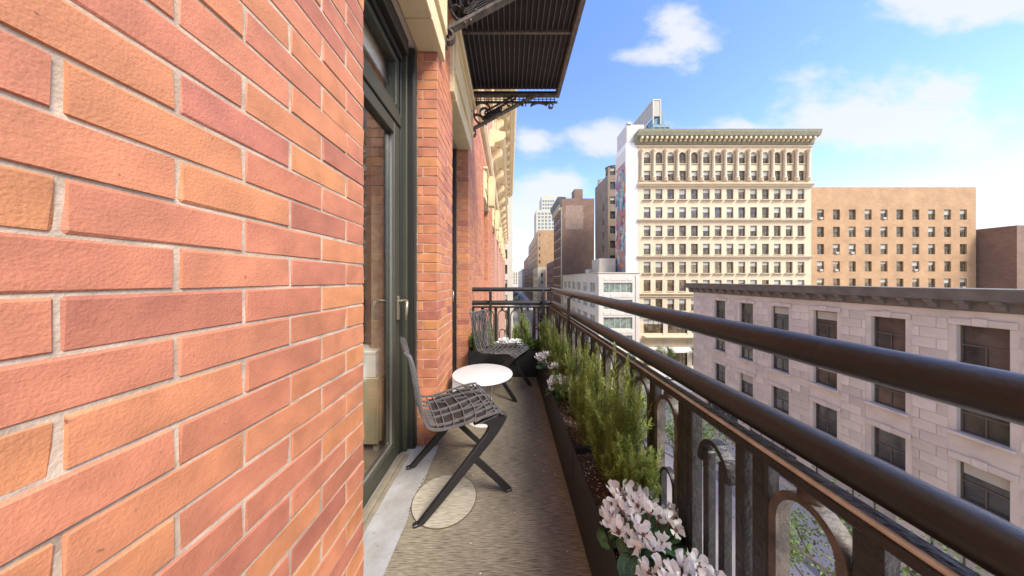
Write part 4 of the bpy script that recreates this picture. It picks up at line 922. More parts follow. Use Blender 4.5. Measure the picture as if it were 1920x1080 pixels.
# ---- white many-storeyed corner building with sculpted facade
MT['cream'] = mat('cream_terracotta', (.60,.50,.345), .7, (.52,.42,.275), .8, 7, bump=.1, bscale=6)
MT['cream_plain'] = mat('cream_painted', (.52,.475,.38), .75, (.45,.405,.315), .5, 7); MT['patina'] = mat('copper_patina', (.28,.27,.17), .7, (.20,.20,.13), 1.5)
S53 = FPX/53
def zz(py, s=S53): return EYE-(py-VY)/s
cols = [27.95+2.4*k for k in range(14)]; rows = [(285,307),(320,339.5),(354.5,374.5),(388.5,409),(423,443.5),(457,477.5),(491,512),(525,546),(560.5,583)]
holes = [(c-.70,c+.70,zz(b),zz(a)) for a, b in rows for c in cols]
shop = [(27.2+4.9*k, 27.2+4.9*k+4.3, zz(625), zz(599)) for k in range(7)] + [(27.2+4.9*k, 27.2+4.9*k+4.3, GZ+.5, zz(650)) for k in range(7)]
wb = shell('cream_tower_block', 'tall cream twelve storey building with green roof cornice and arched top windows', 26.1, 61.2, 53, 58, zz(262), MT['cream'], front=holes+shop, parapet=.4, shade=.62)
inv = Vector(wb.location)
part_prism(wb, 'roof_cornice', [(53,zz(272)),(52.75,zz(270)),(52.6,zz(262)),(51.7,zz(260)),(51.45,zz(254)),(51.35,zz(250)),(53.5,zz(250))], 'yz', 25.5, 61.6, MT['patina'])
q = MB(); q.cbox((-.22,-.85,-.55),(.22,.0,.0),.04); q.cbox((-.18,-.5,-.85),(.18,0,-.56),.04); mod = q.mesh('cornice_block', MT['cream'])
for k in range(36): link('cornice_block', mod, wb, Vector((26.4+k*.98,52.62,zz(260.6)))-inv)
def ledge(name, pz, h, d, x0=25.9, x1=61.3): part_prism(wb, name, [(53.0-.002,zz(pz)-h),(53-d*.4,zz(pz)-h),(53-d*.7,zz(pz)-h*.5),(53-d,zz(pz)-h*.35),(53-d,zz(pz)),(53-.002,zz(pz)+.05)], 'yz', x0, x1, MT['cream'])
ledge('belt_course', 344.5, .65, .75); ledge('belt_course', 411.5, .42, .55); ledge('belt_course', 480, .42, .55); ledge('belt_course', 549.5, .45, .5); ledge('belt_course', 555, .25, .35); ledge('belt_course', 589, .5, .5); ledge('belt_course', 274, .3, .3); ledge('belt_course', 629, .45, 1.5, 27, 61)
q = MB(); q.cbox((-1.0,-.42,-.14),(1.0,.0,.0),.02); sill = q.mesh('sill', MT['cream']); q = MB(); q.cbox((-.85,-.16,-.12),(.85,.0,.0),.02); sill2 = q.mesh('sill', MT['cream'])
for a, b in rows:
    for c in cols: link('sill', sill if round(b,1) in (374.5,443.5,512.0) else sill2, wb, Vector((c,52.998,zz(b)-.005))-inv)
q = MB(); q.lathe([(.42,0),(.42,.5),(.46,.55),(.46,.62),(.33,.7),(.30,.9),(.29,3),(.26,5.6),(.30,5.7),(.38,5.95),(.44,6.1),(.44,6.3)], (0,-.28,0), 14); colm = q.mesh('column', MT['cream'])
for k in range(15): link('column', colm, wb, Vector((26.75+2.4*k,53,zz(340)))-inv)
q = MB(); n = 12                                        # round arch heads closing the square openings
pts = [(-.70,0),(-.70,.72),(.70,.72),(.70,0)] + [(.70*cos(pi*k/n),.70*sin(pi*k/n)*.98) for k in range(1,n)]
for sg in (-1,1):
    arc = [(sg*.70*cos(pi/2*k/6), .70*sin(pi/2*k/6)) for k in range(7)]
    for k in range(6): q.add([(sg*.70,-.12,.72),(arc[k][0],-.12,arc[k][1]),(arc[k+1][0],-.12,arc[k+1][1])],[(0,1,2)]); q.add([(arc[k][0],-.12,arc[k][1]),(arc[k+1][0],-.12,arc[k+1][1]),(arc[k+1][0],.22,arc[k+1][1]),(arc[k][0],.22,arc[k][1])],[(0,1,2,3)])
    q.add([(sg*.70,-.12,.72),(0,-.12,.72),(0,-.12,.70)],[(0,1,2)])
arm = q.mesh('arch_head', MT['cream'], recalc=False)
for c in cols: link('arch_head', arm, wb, Vector((c,53.115,zz(285)-.715))-inv)
for k in range(8): part_box(wb, 'pier', (26.25+4.9*k-.01,52.93,GZ), (27.15+4.9*k,53.0-.003,zz(592)), MT['cream_plain'])
for k in range(9):
    for i in range(2): part_box(wb, 'rustication', (26.2,52.9-.02*i,GZ+.4+k*1.0), (27.18,52.928,GZ+1.32+k*1.0), MT['cream'], .03) if i else None
# awnings over the shopfronts
AW = mat('white_awning', (.66,.64,.60), .8)
for k in range(7): part_prism(wb, 'awning', [(52.95,zz(650)),(51.6,zz(655)),(51.6,zz(658)),(52.95,zz(653))], 'yz', 27.3+4.9*k, 31.4+4.9*k, AW)
# ---- party wall block at its left, with the mural
def mural_mat():
    m = bpy.data.materials.new('mural_paint'); m.use_nodes = True; t = m.node_tree; b = t.nodes['Principled BSDF']; b.inputs['Roughness'].default_value = .8
    tc = t.nodes.new('ShaderNodeTexCoord'); mp = t.nodes.new('ShaderNodeMapping'); mp.inputs['Scale'].default_value=(.5,.55,.30); L(t, tc.outputs['Object'], mp.inputs[0])
    n = N(t,'ShaderNodeTexNoise'); n.inputs['Scale'].default_value=1.2; n.inputs['Detail'].default_value=4; n.inputs['Distortion'].default_value=1.5; L(t, mp.outputs[0], n.inputs['Vector'])
    v = N(t,'ShaderNodeTexVoronoi'); v.inputs['Scale'].default_value=2.6; va = N(t,'ShaderNodeVectorMath', operation='MULTIPLY_ADD'); L(t, n.outputs['Color'], va.inputs[0]); va.inputs[1].default_value=(1.6,1.6,1.6); L(t, mp.outputs[0], va.inputs[2]); L(t, va.outputs[0], v.inputs['Vector'])
    sp = t.nodes.new('ShaderNodeSeparateColor'); L(t, v.outputs['Color'], sp.inputs[0]); cr = t.nodes.new('ShaderNodeValToRGB'); cr.color_ramp.interpolation='CONSTANT'; e = cr.color_ramp.elements
    cs = [(0,(.08,.26,.28)),(.14,(.50,.18,.07)),(.26,(.52,.50,.43)),(.36,(.36,.08,.13)),(.47,(.13,.34,.38)),(.57,(.56,.30,.13)),(.66,(.24,.22,.29)),(.75,(.52,.18,.19)),(.85,(.29,.40,.32)),(.93,(.08,.09,.12))]
    e[0].color=(*cs[0][1],1); e[1].position=cs[-1][0]; e[1].color=(*cs[-1][1],1)
    for p, c in cs[1:-1]: k = e.new(p); k.color=(*c,1)
    L(t, sp.outputs[0], cr.inputs[0])
    # outline of the painted figure: a ragged upright band
    so_ = t.nodes.new('ShaderNodeSeparateXYZ'); L(t, tc.outputs['Object'], so_.inputs[0]); nn = N(t,'ShaderNodeTexNoise'); nn.inputs['Scale'].default_value=.35; nn.inputs['Detail'].default_value=5; L(t, tc.outputs['Object'], nn.inputs['Vector'])
    d = M_(t,'ABSOLUTE', M_(t,'SUBTRACT', M_(t,'ADD', so_.outputs[1], M_(t,'MULTIPLY', M_(t,'SUBTRACT',nn.outputs['Fac'],.5), 5.0)), 2.3)); mk = N(t,'ShaderNodeMapRange'); mk.inputs['From Min'].default_value=2.3; mk.inputs['From Max'].default_value=2.4; mk.inputs['To Min'].default_value=1; mk.inputs['To Max'].default_value=0; L(t, d, mk.inputs[0])
    top = M_(t,'LESS_THAN', so_.outputs[2], 41.5)
    x = N(t,'ShaderNodeMix', data_type='RGBA'); L(t, M_(t,'MULTIPLY',mk.outputs[0],top), x.inputs['Factor']); x.inputs[6].default_value=(.62,.59,.51,1); L(t, cr.outputs[0], x.inputs[7]); L(t, x.outputs[2], b.inputs['Base Color']); return m
pw = shell('painted_party_wall', 'narrow white side wing of the cream building with colourful abstract mural', 23.65, 26.08, 53.05, 58.2, zz(268), mat('white_painted_brick', (.78,.76,.70), .8, (.72,.69,.63), 1.2, 7), parapet=.3)
q = MB(); q.add([(-.012,0,0),(-.012,5.1,0),(-.012,5.1,44),(-.012,0,44)],[(0,3,2,1)]); mu = q.build('mural', mural_mat(), pw, recalc=False); mu.location = Vector((23.65,53.07,GZ+.6))-Vector(pw.location)
part_box(pw, 'roof_bulkhead', (23.9,53.3,zz(268)+.002), (27.5,58.0,zz(232)), mat('bulkhead_plaster', (.55,.53,.48), .85, (.48,.46,.41), 1), .05)
part_box(pw, 'flue', (24.0,53.1,zz(232)+.005), (24.8,53.9,zz(228)), MT['cream_plain'], .04)
# ---- low white building
MT['white_brick'] = mat('white_painted_masonry', (.58,.55,.48), .8, (.50,.47,.40), .6, 8)
S52 = FPX/52
rw = [(530,549),(562,581),(595,617),(629,651)]; fh = [(18.75,24.5,EYE-(b-VY)/S52,EYE-(a-VY)/S52) for a, b in rw]
lh = [(54.0+5.4*k,54.0+5.4*k+3.6,EYE-(b-VY)/S52,EYE-(a-VY)/S52) for a, b in rw for k in range(6)]
lw = shell('low_white_building', 'low white four storey building with wide mint window bands before the mural', 17.7, 25.9, 52, 87, EYE+12/S52, MT['white_brick'], front=fh+[(18.6,24.9,GZ+.3,GZ+3.4)], left=lh, pane='pane_mint', frame='wframe_w', shade=.25, parapet=.5)
part_box(lw, 'roof_coping', (17.55,51.85,EYE+12/S52+.003), (26.0,87,EYE+12/S52+.15), MT['cream_plain'], .03)
for a, b in rw:
    for (x0,x1) in ((18.8,19.9),(20.1,23.2),(23.4,24.5)): part_box(lw, 'panel', (x0,51.94,EYE-(a-4-VY)/S52), (x1,51.997,EYE-(a-9.5-VY)/S52), MT['white_brick'], .02)
part_box(lw, 'pilaster', (17.72,51.9,GZ), (18.35,51.997,EYE+7/S52), MT['white_brick']); part_box(lw, 'pilaster', (25.1,51.9,GZ), (25.85,51.997,EYE+7/S52), MT['white_brick'])
part_box(lw, 'roof_bulkhead', (19.6,57,EYE+.8), (23.2,62,EYE+4.6), MT['cream_plain'], .05); part_box(lw, 'vent_unit', (18.6,62,EYE+.7), (19.8,64,EYE+2.4), MT['bare_metal'], .1)
# ---- brown brick building with the faded sign
MT['brown_brick'] = brickwork_mat('brown_brick', (.22,.130,.086), (.17,.10,.068), (.19,.135,.10), .5, .16, msize=.03)
MT['tan_brick'] = brickwork_mat('tan_brick', (.42,.255,.125), (.36,.21,.10), (.38,.26,.15), .5, .16, msize=.03); MT['grey_brick'] = brickwork_mat('taupe_brick', (.25,.19,.13), (.20,.15,.105), (.22,.175,.13), .5, .16, msize=.03)
S88 = FPX/88; z88 = lambda py: EYE-(py-VY)/S88
lh = [(89.2+3.0*k,89.2+3.0*k+1.5,z88(510)+3.25*r-1.2,z88(510)+3.25*r+.9) for r in range(-4,8) for k in range(5)]
bb = shell('brown_brick_building', 'brown brick building with a faded painted sign high on its blank wall', 17.7, 28.6, 88, 104, z88(372), MT['brown_brick'], left=lh, parapet=.3)
SG = mat('faded_sign_paint', (.31,.235,.185), .85, (.25,.165,.12), .9, 8)
q = MB(); q.box((18.9,87.975,z88(430)),(24.9,87.998,z88(385))); sg_ = q.build('faded_sign', SG, bb); sg_.location = -Vector(bb.location)
cu_ = bpy.data.curves.new('faded_letters', 'FONT'); cu_.body = 'RANG'; cu_.size = 2.6; cu_.extrude = .004; cu_.align_x = 'CENTER'
lt = bpy.data.objects.new('faded_letters', cu_); COL.objects.link(lt); bpy.context.view_layer.update()
lme = bpy.data.meshes.new_from_object(lt); bpy.data.objects.remove(lt); lme.materials.clear(); lme.materials.append(mat('faded_letter_paint', (.335,.26,.21), .85, (.265,.18,.135), .9))
lo = link('faded_letters', lme, sg_); lo.location = (21.8,87.965,z88(410)); lo.rotation_euler = (pi/2,0,0)
part_box(bb, 'roof_bulkhead', (21.9,88.2,z88(372)+.003), (24.8,92,z88(354)), MT['brown_brick'], .04)
part_prism(bb, 'roof_cornice', [(17.7,z88(388)),(17.2,z88(385)),(16.4,z88(374)),(16.3,z88(369)),(17.72,z88(369)),(19.0,z88(369.5)),(19.0,z88(371.8)),(17.7,z88(371.8))], 'xz', 87.9, 104.2, mat('dark_cornice', (.075,.07,.06), .7))
for k in range(8): part_box(bb, 'cornice_bracket', (16.8,88.3+2.1*k,z88(393)), (17.697,88.8+2.1*k,z88(382)), MT['cream'], .05)
part_box(bb, 'street_front', (17.56,87.9,GZ), (17.697,89.1,z88(388.5)), MT['cream_plain']); 
for r in range(-4,8): part_box(bb, 'belt_course', (17.45,89.11,z88(510)+3.25*r-1.5), (17.697,104,z88(510)+3.25*r-1.25), MT['cream'])
# ---- dark brick building between it and the mural, with rooftop tanks
S70 = 7.0; z70 = lambda py: EYE-(py-VY)/S70
dh = [(27.0+2.5*k,28.4+2.5*k,z70(310+27.5*r+27.5)+1.4,z70(310+27.5*r+27.5)+3.4) for r in range(0,9) for k in range(3)]
db = shell('dark_brick_building', 'taupe dark brick building squeezed between the mural and the sign wall', 26.4, 36, 70, 80.5, z70(327), MT['grey_brick'], front=dh, left=[(73+3*k,73.9+3*k,z70(390+27*r),z70(377+27*r)) for r in range(6) for k in (0,)], pane='pane_dark', shade=.45)
WT = mat('tank_wood', (.20,.15,.10), .85, (.13,.10,.07), 3, stretch=(6,6,.4))
def tank(label, x, y, z, r, h, mt):
    t = thing('water_tank', label, 'water tank', (x,y,z)); q = MB(); q.lathe([(r,1.2),(r*1.0,1.2+h)], (0,0,0), 24); q.lathe([(r*1.02,1.45),(r*1.02,1.55)],(0,0,0),24,cap=False); q.lathe([(r*1.02,1.2+h*.5),(r*1.02,1.3+h*.5)],(0,0,0),24,cap=False); q.build('barrel', mt, t)
    q = MB(); q.lathe([(r*1.1,1.2+h),(.05,1.2+h*1.35),(0,1.2+h*1.35)], (0,0,0), 24); q.build('roof', mt, t)
    for (a,b) in ((-1,-1),(1,-1),(-1,1),(1,1)): q = MB(); q.box((a*r*.6-.1,b*r*.6-.1,0),(a*r*.6+.1,b*r*.6+.1,1.2)); q.build('leg', MT['iron'], t)
tank('wooden rooftop water tank on the dark brick building beside the mural', 28.2, 72, z70(327)-.6, 1.6, 2.0, WT)
tank('pale rooftop water tank behind the taupe brick wall', 27.6, 79, z70(327)-.6, .9, 1.2, MT['cream_plain'])
# ---- distant right side of the street
def grid_holes(a0, a1, za, zb, pa, pz, w, h): 
    out = []; n = int((a1-a0)/pa); mz = int((zb-za)/pz)
    for r in range(mz):
        for k in range(n): c = a0+(k+.5)*(a1-a0)/n; out.append((c-w/2,c+w/2,za+r*pz+.9,za+r*pz+.9+h))
    return out
ac_chance = .3
shell('mauve_low_building', 'low mauve brick building left of the sign building down the street', 17.7, 28, 104.5, 124, 8.6, brickwork_mat('mauve_brick', (.24,.14,.12), (.20,.12,.10), (.2,.14,.12), .5, .16), left=grid_holes(105,123.5,GZ+4,8,3,3.4,1.2,1.9), pane='pane_dark')
shell('small_cream_building', 'small cream building with one window stack in front of the orange brick tower', 13.7, 17.6, 126, 150, 7.2, MT['cream_plain'], front=grid_holes(14,17.4,GZ+4,6.5,1.9,3.6,1.0,1.8), left=grid_holes(127,149,GZ+4,6.5,3,3.6,1.3,1.9))
shell('orange_brick_tower', 'sunlit orange brick block with a few windows at its left edge', 17.7, 30, 163, 245, 31.8, MT['tan_brick'], front=[(18.3,19.3,28-4.2*k,30-4.2*k) for k in range(8)]+[(28,29,28-4.2*k,30-4.2*k) for k in range(8)], left=grid_holes(164,244,GZ+4,30,4,4.0,1.7,2.4), shade=.4)
gt = shell('pale_apartment_tower', 'far pale apartment tower with blue window bands rising above the street', 27, 46, 262, 285, 71, MT['cream_plain'], front=grid_holes(28,45.5,2,70.5,3.4,3.5,2.35,2.3), left=grid_holes(263,284,2,70.5,4,3.5,2.35,2.3), pane='pane_blue', frame='wframe_w', shade=0)
part_box(gt, 'upper_block', (32.5,263,71.002), (46,284,85.5), MT['cream_plain'], .1)
for k in range(5):
    for r in range(3): part_box(gt, 'window', (33.4+2.5*k,262.9,72+3.5*r), (35.2+2.5*k,262.998,74+3.5*r), MT['pane_blue'], .02)
shell('far_brick_row', 'far reddish brick building closing the right side of the street', 18, 34, 250, 330, 24, brickwork_mat('far_red', (.36,.19,.12), (.30,.16,.10), (.3,.2,.15), 1, .3), front=grid_holes(19,33,0,23,3.2,3.8,1.5,2.2), left=grid_holes(251,329,GZ+4,23,4,3.8,1.8,2.3), shade=.3)
shell('far_pale_row', 'farthest pale building row near the end of the street', 16.5, 40, 332, 480, 15, MT['cream_plain'], front=grid_holes(17,39,-10,14,3.2,3.8,1.5,2.2), left=grid_holes(333,478,GZ+4,14,6,3.8,2.2,2.3), shade=.3)
shell('street_end_block', 'hazy pale building closing the far end of the street', -40, 60, 700, 730, 24, MT['cream_plain'], front=grid_holes(-38,58,-12,23,6,4,3,2.4), shade=.2, pane='pane_dark')
# ---- left side of the street beyond our building
shell('left_brick_neighbour', 'brick and stone building next along the left side of the street', -14, -.75, 25.3, 46, 8.2, MT['brickwork'], right=grid_holes(26,45.5,GZ+4,7.5,2.9,3.9,1.3,2.5), shade=.3)
shell('left_white_block', 'slim white building edge far along the left side of the street', -16, .85, 62, 150, 23.6, MT['cream_plain'], right=grid_holes(63,149,GZ+4,23,3,3.6,1.5,2.2), front=grid_holes(-15,.3,GZ+4,23,3,3.6,1.5,2.2), shade=.3, sill=False)
shell('left_far_block', 'far grey building along the left side of the street', -16, 1.6, 152, 330, 14, MT['cream_plain'], right=grid_holes(153,328,GZ+4,13,5,3.8,2,2.3), shade=.3)
# ---- glass tower behind the cream building
ac_chance = 0
tw = shell('glass_crown_tower', 'distant glass tower with boxed white crown behind the cream roof cornice', 55.0, 61.5, 100, 116, 60.5, mat('tower_spandrel', (.20,.30,.34), .25, (.15,.23,.27), .6), front=grid_holes(55.2,61.3,20,60,2.0,3.3,1.8,2.3), left=grid_holes(100.4,115.8,20,60,2.2,3.3,1.9,2.3), pane='pane_blue', frame='wframe_w', shade=0, parapet=.2)
q = MB(); inv2 = Vector(tw.location); WF = MT['cream_plain']
for (x,y) in ((55.0,100),(57.8,100),(55.0,116),(57.8,116),(55.0,105.2),(55.0,110.6)): part_box(tw, 'crown_post', (x-.2,y-.2,60.505), (x+.2,y+.2,69.6), WF, .03)
part_box(tw, 'crown_roof', (54.8,99.8,69.605), (58.0,116.2,70.1), WF, .05); part_box(tw, 'crown_screen', (54.95,100.2,63.6), (55.1,115.8,69.6), mat('crown_mesh', (.36,.35,.30), .7), .02); part_box(tw, 'crown_screen', (55.21,99.95,63.6), (57.6,100.1,69.6), mat('crown_mesh_front', (.36,.35,.30), .7), .02)
part_box(tw, 'crown_glass', (55.4,100.5,60.51), (57.6,115.5,63.5), MT['pane_blue'], .02); part_box(tw, 'shaft', (58.01,101,60.51), (60,115,66.3), mat('tower_shaft_glass', (.16,.26,.30), .2), .05)
# ---- stone fronted building on the near right side of the street
MT['stone'] = mat('pale_stone', (.64,.59,.50), .75, (.49,.445,.37), .7, 8, bump=.15, bscale=8)
rh = [(5.9+3.3*k,7.4+3.3*k,zb,zb+2.1) for zb in (-3.3,-6.9,-10.5) for k in range(8) if 7.4+3.3*k < 33] 
nr = shell('pale_stone_building', 'pale stone building with dark bracketed cornice at eye level across the street', 23.95, 46, 4, 34, .35, MT['stone'], left=rh+[(5+5.6*k,9.4+5.6*k,GZ+.5,GZ+3.8) for k in range(5)], front=None, pane='pane_dark', frame='wframe', parapet=.3)
DC = mat('dark_stone_cornice', (.16,.145,.125), .8, (.11,.10,.085), 2)
part_prism(nr, 'roof_cornice', [(23.95-.003,-.45),(23.75,-.40),(23.70,.05),(23.25,.15),(23.15,.55),(23.05,.72),(24.6,.74),(24.6,.36),(23.94,.36)], 'xz', 3.6, 34.6, DC)
q = MB(); q.prism([(0,0),(-.12,0),(-.18,.2),(-.40,.32),(-.44,.46),(0,.46)], 'xz', -.16, .16); cbk = q.mesh('cornice_bracket', DC)
for k in range(30): link('cornice_bracket', cbk, nr, Vector((23.75,4.4+k*1.02,-.33))-Vector(nr.location))
q = MB(); q.cbox((-.22,-.95,-.16),(.0,.95,-.005),.02); sl_ = q.mesh('sill', MT['stone']); q = MB(); q.cbox((-.10,-.98,0.005),(.0,.98,.34),.02); q.cbox((-.15,-.22,.0),(-.101,.22,.40),.02); ln_ = q.mesh('lintel', MT['stone'])
for h in rh: link('sill', sl_, nr, Vector((23.947,(h[0]+h[1])/2,h[2]))-Vector(nr.location)); link('lintel', ln_, nr, Vector((23.947,(h[0]+h[1])/2,h[3]))-Vector(nr.location))
RZ = random.Random(8); q = MB(); q.cbox((-.028,0,0),(0,1,.58),.012); blk = q.mesh('stone_block', mat('stone_block_face', (.64,.59,.50), .75, (.49,.445,.37), .7, 8, rnd=.14))
for r_ in range(18):                                       # coursed blocks of the street front, left out where the openings are
    z_ = -11.7+r_*.6; y_ = 4.0-(.6 if r_ % 2 else 0)
    while y_ < 34 and z_ < -.6:
        e_ = min(y_+1.25, 33.98); s_ = max(y_, 4.0); segs = [(s_, e_)]
        for h in rh:
            if h[2]-.2 < z_+.58 and h[3]+.45 > z_:
                nsg = []
                for (p, q_) in segs:
                    if h[1]+.26 <= p or h[0]-.26 >= q_: nsg.append((p, q_)); continue
                    if p < h[0]-.26: nsg.append((p, h[0]-.26))
                    if q_ > h[1]+.26: nsg.append((h[1]+.26, q_))
                segs = nsg
        for (p, q_) in segs:
            if q_-p > .12: o_ = link('stone_block', blk, nr, Vector((23.947, p+.01, z_+.01))-Vector(nr.location)); o_.scale = (RZ.uniform(.7,1.2), q_-p-.02, 1)
        y_ += 1.25
part_box(nr, 'belt_course', (23.8,4,-12.2), (23.947,34,-11.8), MT['stone'])
# ---- buildings further right
ac_chance = .35
shell('tan_corner_block', 'tan brick block with regular windows beyond the cream building on the far right', 64, 100, 56, 80, 21, MT['tan_brick'], front=grid_holes(65,99,GZ+4,20.5,3.1,3.7,1.5,2.2), left=grid_holes(57,79,GZ+4,20.5,3.1,3.7,1.5,2.2), shade=.5)
shell('grey_slab_tower', 'grey stone tower standing behind the tan block on the far right', 84, 104, 95, 115, 46, MT['stone'], front=grid_holes(85,103.5,0,45,2.9,3.5,1.5,2.0), left=grid_holes(96,114,0,45,2.9,3.5,1.5,2.0), shade=.5)
shell('right_brick_loft', 'brown brick loft building at the right edge behind the stone cornice', 101, 150, 52, 80, 12, MT['brown_brick'], front=grid_holes(102,149,GZ+4,11.5,3.3,3.9,1.8,2.4), shade=.4)
# ------------------------------------------------------------------ cars
def car_meshes(kind):
    Lc, Wc, H = {'sedan':(4.6,1.8,1.45),'suv':(4.7,1.9,1.75),'van':(5.6,2.1,2.5)}[kind]
    if kind == 'sedan': up = [(-2.28,.62),(-2.2,.92),(-1.55,1.0),(-.95,1.40),(.35,1.43),(1.05,1.02),(2.05,.90),(2.28,.70)]
    elif kind == 'suv': up = [(-2.33,.6),(-2.32,1.05),(-2.15,1.62),(-1.7,1.74),(.4,1.74),(1.05,1.15),(2.1,1.02),(2.33,.75)]
    else: up = [(-2.8,.5),(-2.8,2.35),(-2.6,2.48),(1.3,2.48),(1.75,2.2),(2.15,1.35),(2.7,1.15),(2.8,.6)]
    lo = [(Lc/2-.02,.32)] 
    fx, rx, r = (1.42,-1.40,.34) if kind != 'van' else (1.75,-1.75,.37)
    for c in (fx, rx):
        for k in range(9): a = pi*k/8; lo.append((c+(r+.06)*cos(a), .32+(r+.04)*sin(a)))
    lo.append((-Lc/2+.02,.32)); poly = up+lo
    b = MB(); n = len(poly)
    rings = [(-Wc/2,.97,0),(-Wc/2+.0,1.0,0),(Wc/2,1.0,0)]
    def inset(p, k): # narrow the roof
        z = p[1]; t = max(0,(z-.95)/max(.01,H-.95)); return t
    vs = []
    for s in (-1,1):
        for p in poly: vs.append((p[0], s*(Wc/2-.22*inset(p,0)), p[1]))
    b.add(vs, [tuple(range(n)), tuple(range(2*n-1,n-1,-1))]+[(i,i+n,(i+1)%n+n,(i+1)%n) for i in range(n)])
    g = MB(); zc = 1.0 if kind == 'sedan' else 1.1
    sidep = {'sedan':[(-1.45,1.02),(-.93,1.34),(.30,1.37),(.90,1.03)],'suv':[(-2.05,1.14),(-1.95,1.58),(.32,1.62),(.88,1.16)],'van':[(.55,1.45),(.55,2.15),(1.35,2.2),(1.85,1.45)]}[kind]
    for s in (-1,1): g.add([(p[0], s*(Wc/2-.22*max(0,(p[1]-.95)/(H-.95))+.008), p[1]) for p in sidep], [(0,1,2,3)])
    fr = {'sedan':((.40,1.40),(1.0,1.06)),'suv':((.45,1.69),(1.0,1.20)),'van':((1.78,2.15),(2.12,1.40))}[kind]; re_ = {'sedan':((-1.0,1.36),(-1.5,1.04)),'suv':((-2.17,1.58),(-2.325,1.15)),'van':((-2.81,2.2),(-2.81,1.6))}[kind]
    for (p,q2),dx in ((fr,.02),(re_,-.02)): g.add([(p[0]+dx,-.62,p[1]+.01),(p[0]+dx,.62,p[1]+.01),(q2[0]+dx,.72,q2[1]+.01),(q2[0]+dx,-.72,q2[1]+.01)], [(0,1,2,3)])
    w = MB(); w.lathe([(0,-.1),(r*.6,-.1),(r*.62,-.11),(r,-.10),(r,.10),(r*.62,.11),(r*.6,.1),(0,.1)], (0,0,0), 18)
    hl = MB(); hl.cbox((-.05,-.2,-.07),(.05,.2,.07),.02)
    return b, g, w, hl, (fx,rx,r,Wc,Lc)
MT['tyre'] = mat('tyre', (.02,.02,.02), .8); MT['hub'] = mat('hub_cap', (.55,.55,.55), .3, metal=.8); MT['carglass'] = mat('car_glass', (.02,.025,.03), .05, spec=.8); MT['lamp'] = mat('head_lamp', (.7,.7,.68), .2); MT['taillamp'] = mat('tail_lamp', (.4,.02,.02), .3)
cm_ = {}
def car(label, x, y, rz, kind, col, group):
    if kind not in cm_:
        b, g, w, hl, d = car_meshes(kind); hub = MB(); hub.lathe([(0,-.115),(d[2]*.55,-.115),(d[2]*.58,-.10),(d[2]*.58,.10),(d[2]*.55,.115),(0,.115)], (0,0,0), 14)
        cm_[kind] = (b, g.mesh('window_glass', MT['carglass']), w.mesh('wheel', MT['tyre']), hub.mesh('hub_cap', MT['hub']), hl.mesh('headlight', MT['lamp']), hl.mesh('tail_light', MT['taillamp']), d)
    b, g, w, hub, hl, tl, d = cm_[kind]; fx, rx, r, Wc, Lc = d
    t = thing('parked_car' if 'parked' in label else 'car', label, 'van' if kind == 'van' else 'car', (x,y,GZ-.003), rz, group)
    b.build('body', mat('car_paint', col, .25, spec=.6, coat=.6), t); link('window_glass', g, t)
    for wx in (fx, rx):
        for s in (-1,1): o = link('wheel', w, t, (wx, s*(Wc/2-.13), r)); o.rotation_euler = (pi/2,0,0); link('hub_cap', hub, o)
    for s in (-1,1): link('headlight', hl, t, (Lc/2-.04, s*(Wc/2-.3), .78)); link('tail_light', tl, t, (-Lc/2+.04, s*(Wc/2-.3), .85))
G1 = 'cars parked before the cream building'; G2 = 'traffic down the street'
car('grey parked suv seen through the railing arches before the cream building', 23.2, 47.3, pi, 'suv', (.16,.17,.17), G1)
car('white parked sedan right of the grey suv before the cream building', 29.4, 47.3, pi, 'sedan', (.7,.7,.68), G1)
car('dark blue parked sedan third along the cross street kerb', 35.4, 47.3, pi, 'sedan', (.03,.05,.10), G1)
car('black parked suv near the low white building corner', 16.6, 47.3, pi, 'suv', (.02,.02,.02), G1)
tr = [('yellow cab far down the street beyond the railing corner',9.8,150,'sedan',(.75,.42,.03)),('white delivery van in the street beyond the far railing',6.6,118,'van',(.7,.7,.68)),('black suv behind the white van on the street',6.5,132,'suv',(.02,.02,.022)),('silver sedan in the left lane past the crossing',6.4,88,'sedan',(.4,.41,.42)),
      ('red sedan in the right lane past the crossing',10.2,96,'sedan',(.35,.03,.03)),('dark grey sedan at the right kerb',12.6,84,'sedan',(.08,.08,.085)),('black sedan at the right kerb farther on',12.6,108,'sedan',(.02,.02,.02)),('white suv at the right kerb near the cream facade',12.6,128,'suv',(.65,.65,.64)),
      ('blue sedan in the middle distance lane',8.0,178,'sedan',(.05,.09,.2)),('orange truck like van far down the street',10.5,205,'van',(.5,.2,.06)),('silver van far down the left lane',6.0,215,'van',(.5,.5,.5)),('black sedan far down the right kerb',12.6,170,'sedan',(.02,.02,.02)),('grey suv far down the right kerb',12.6,195,'suv',(.15,.15,.16)),
      ('white sedan far away before the street end',7.6,250,'sedan',(.7,.7,.7)),('dark suv far away before the street end',10,262,'suv',(.03,.03,.03)),('green sedan at the left kerb of the street',5.2,160,'sedan',(.04,.10,.06)),('white sedan at the left kerb near the crossing',5.2,104,'sedan',(.68,.68,.66)),('dark red sedan at the left kerb before the crossing',5.3,76,'sedan',(.15,.02,.02))]
for (lb, x, y, kd, c) in tr: car(lb, x, y, -pi/2 if x > 7 else pi/2, kd, c, G2)
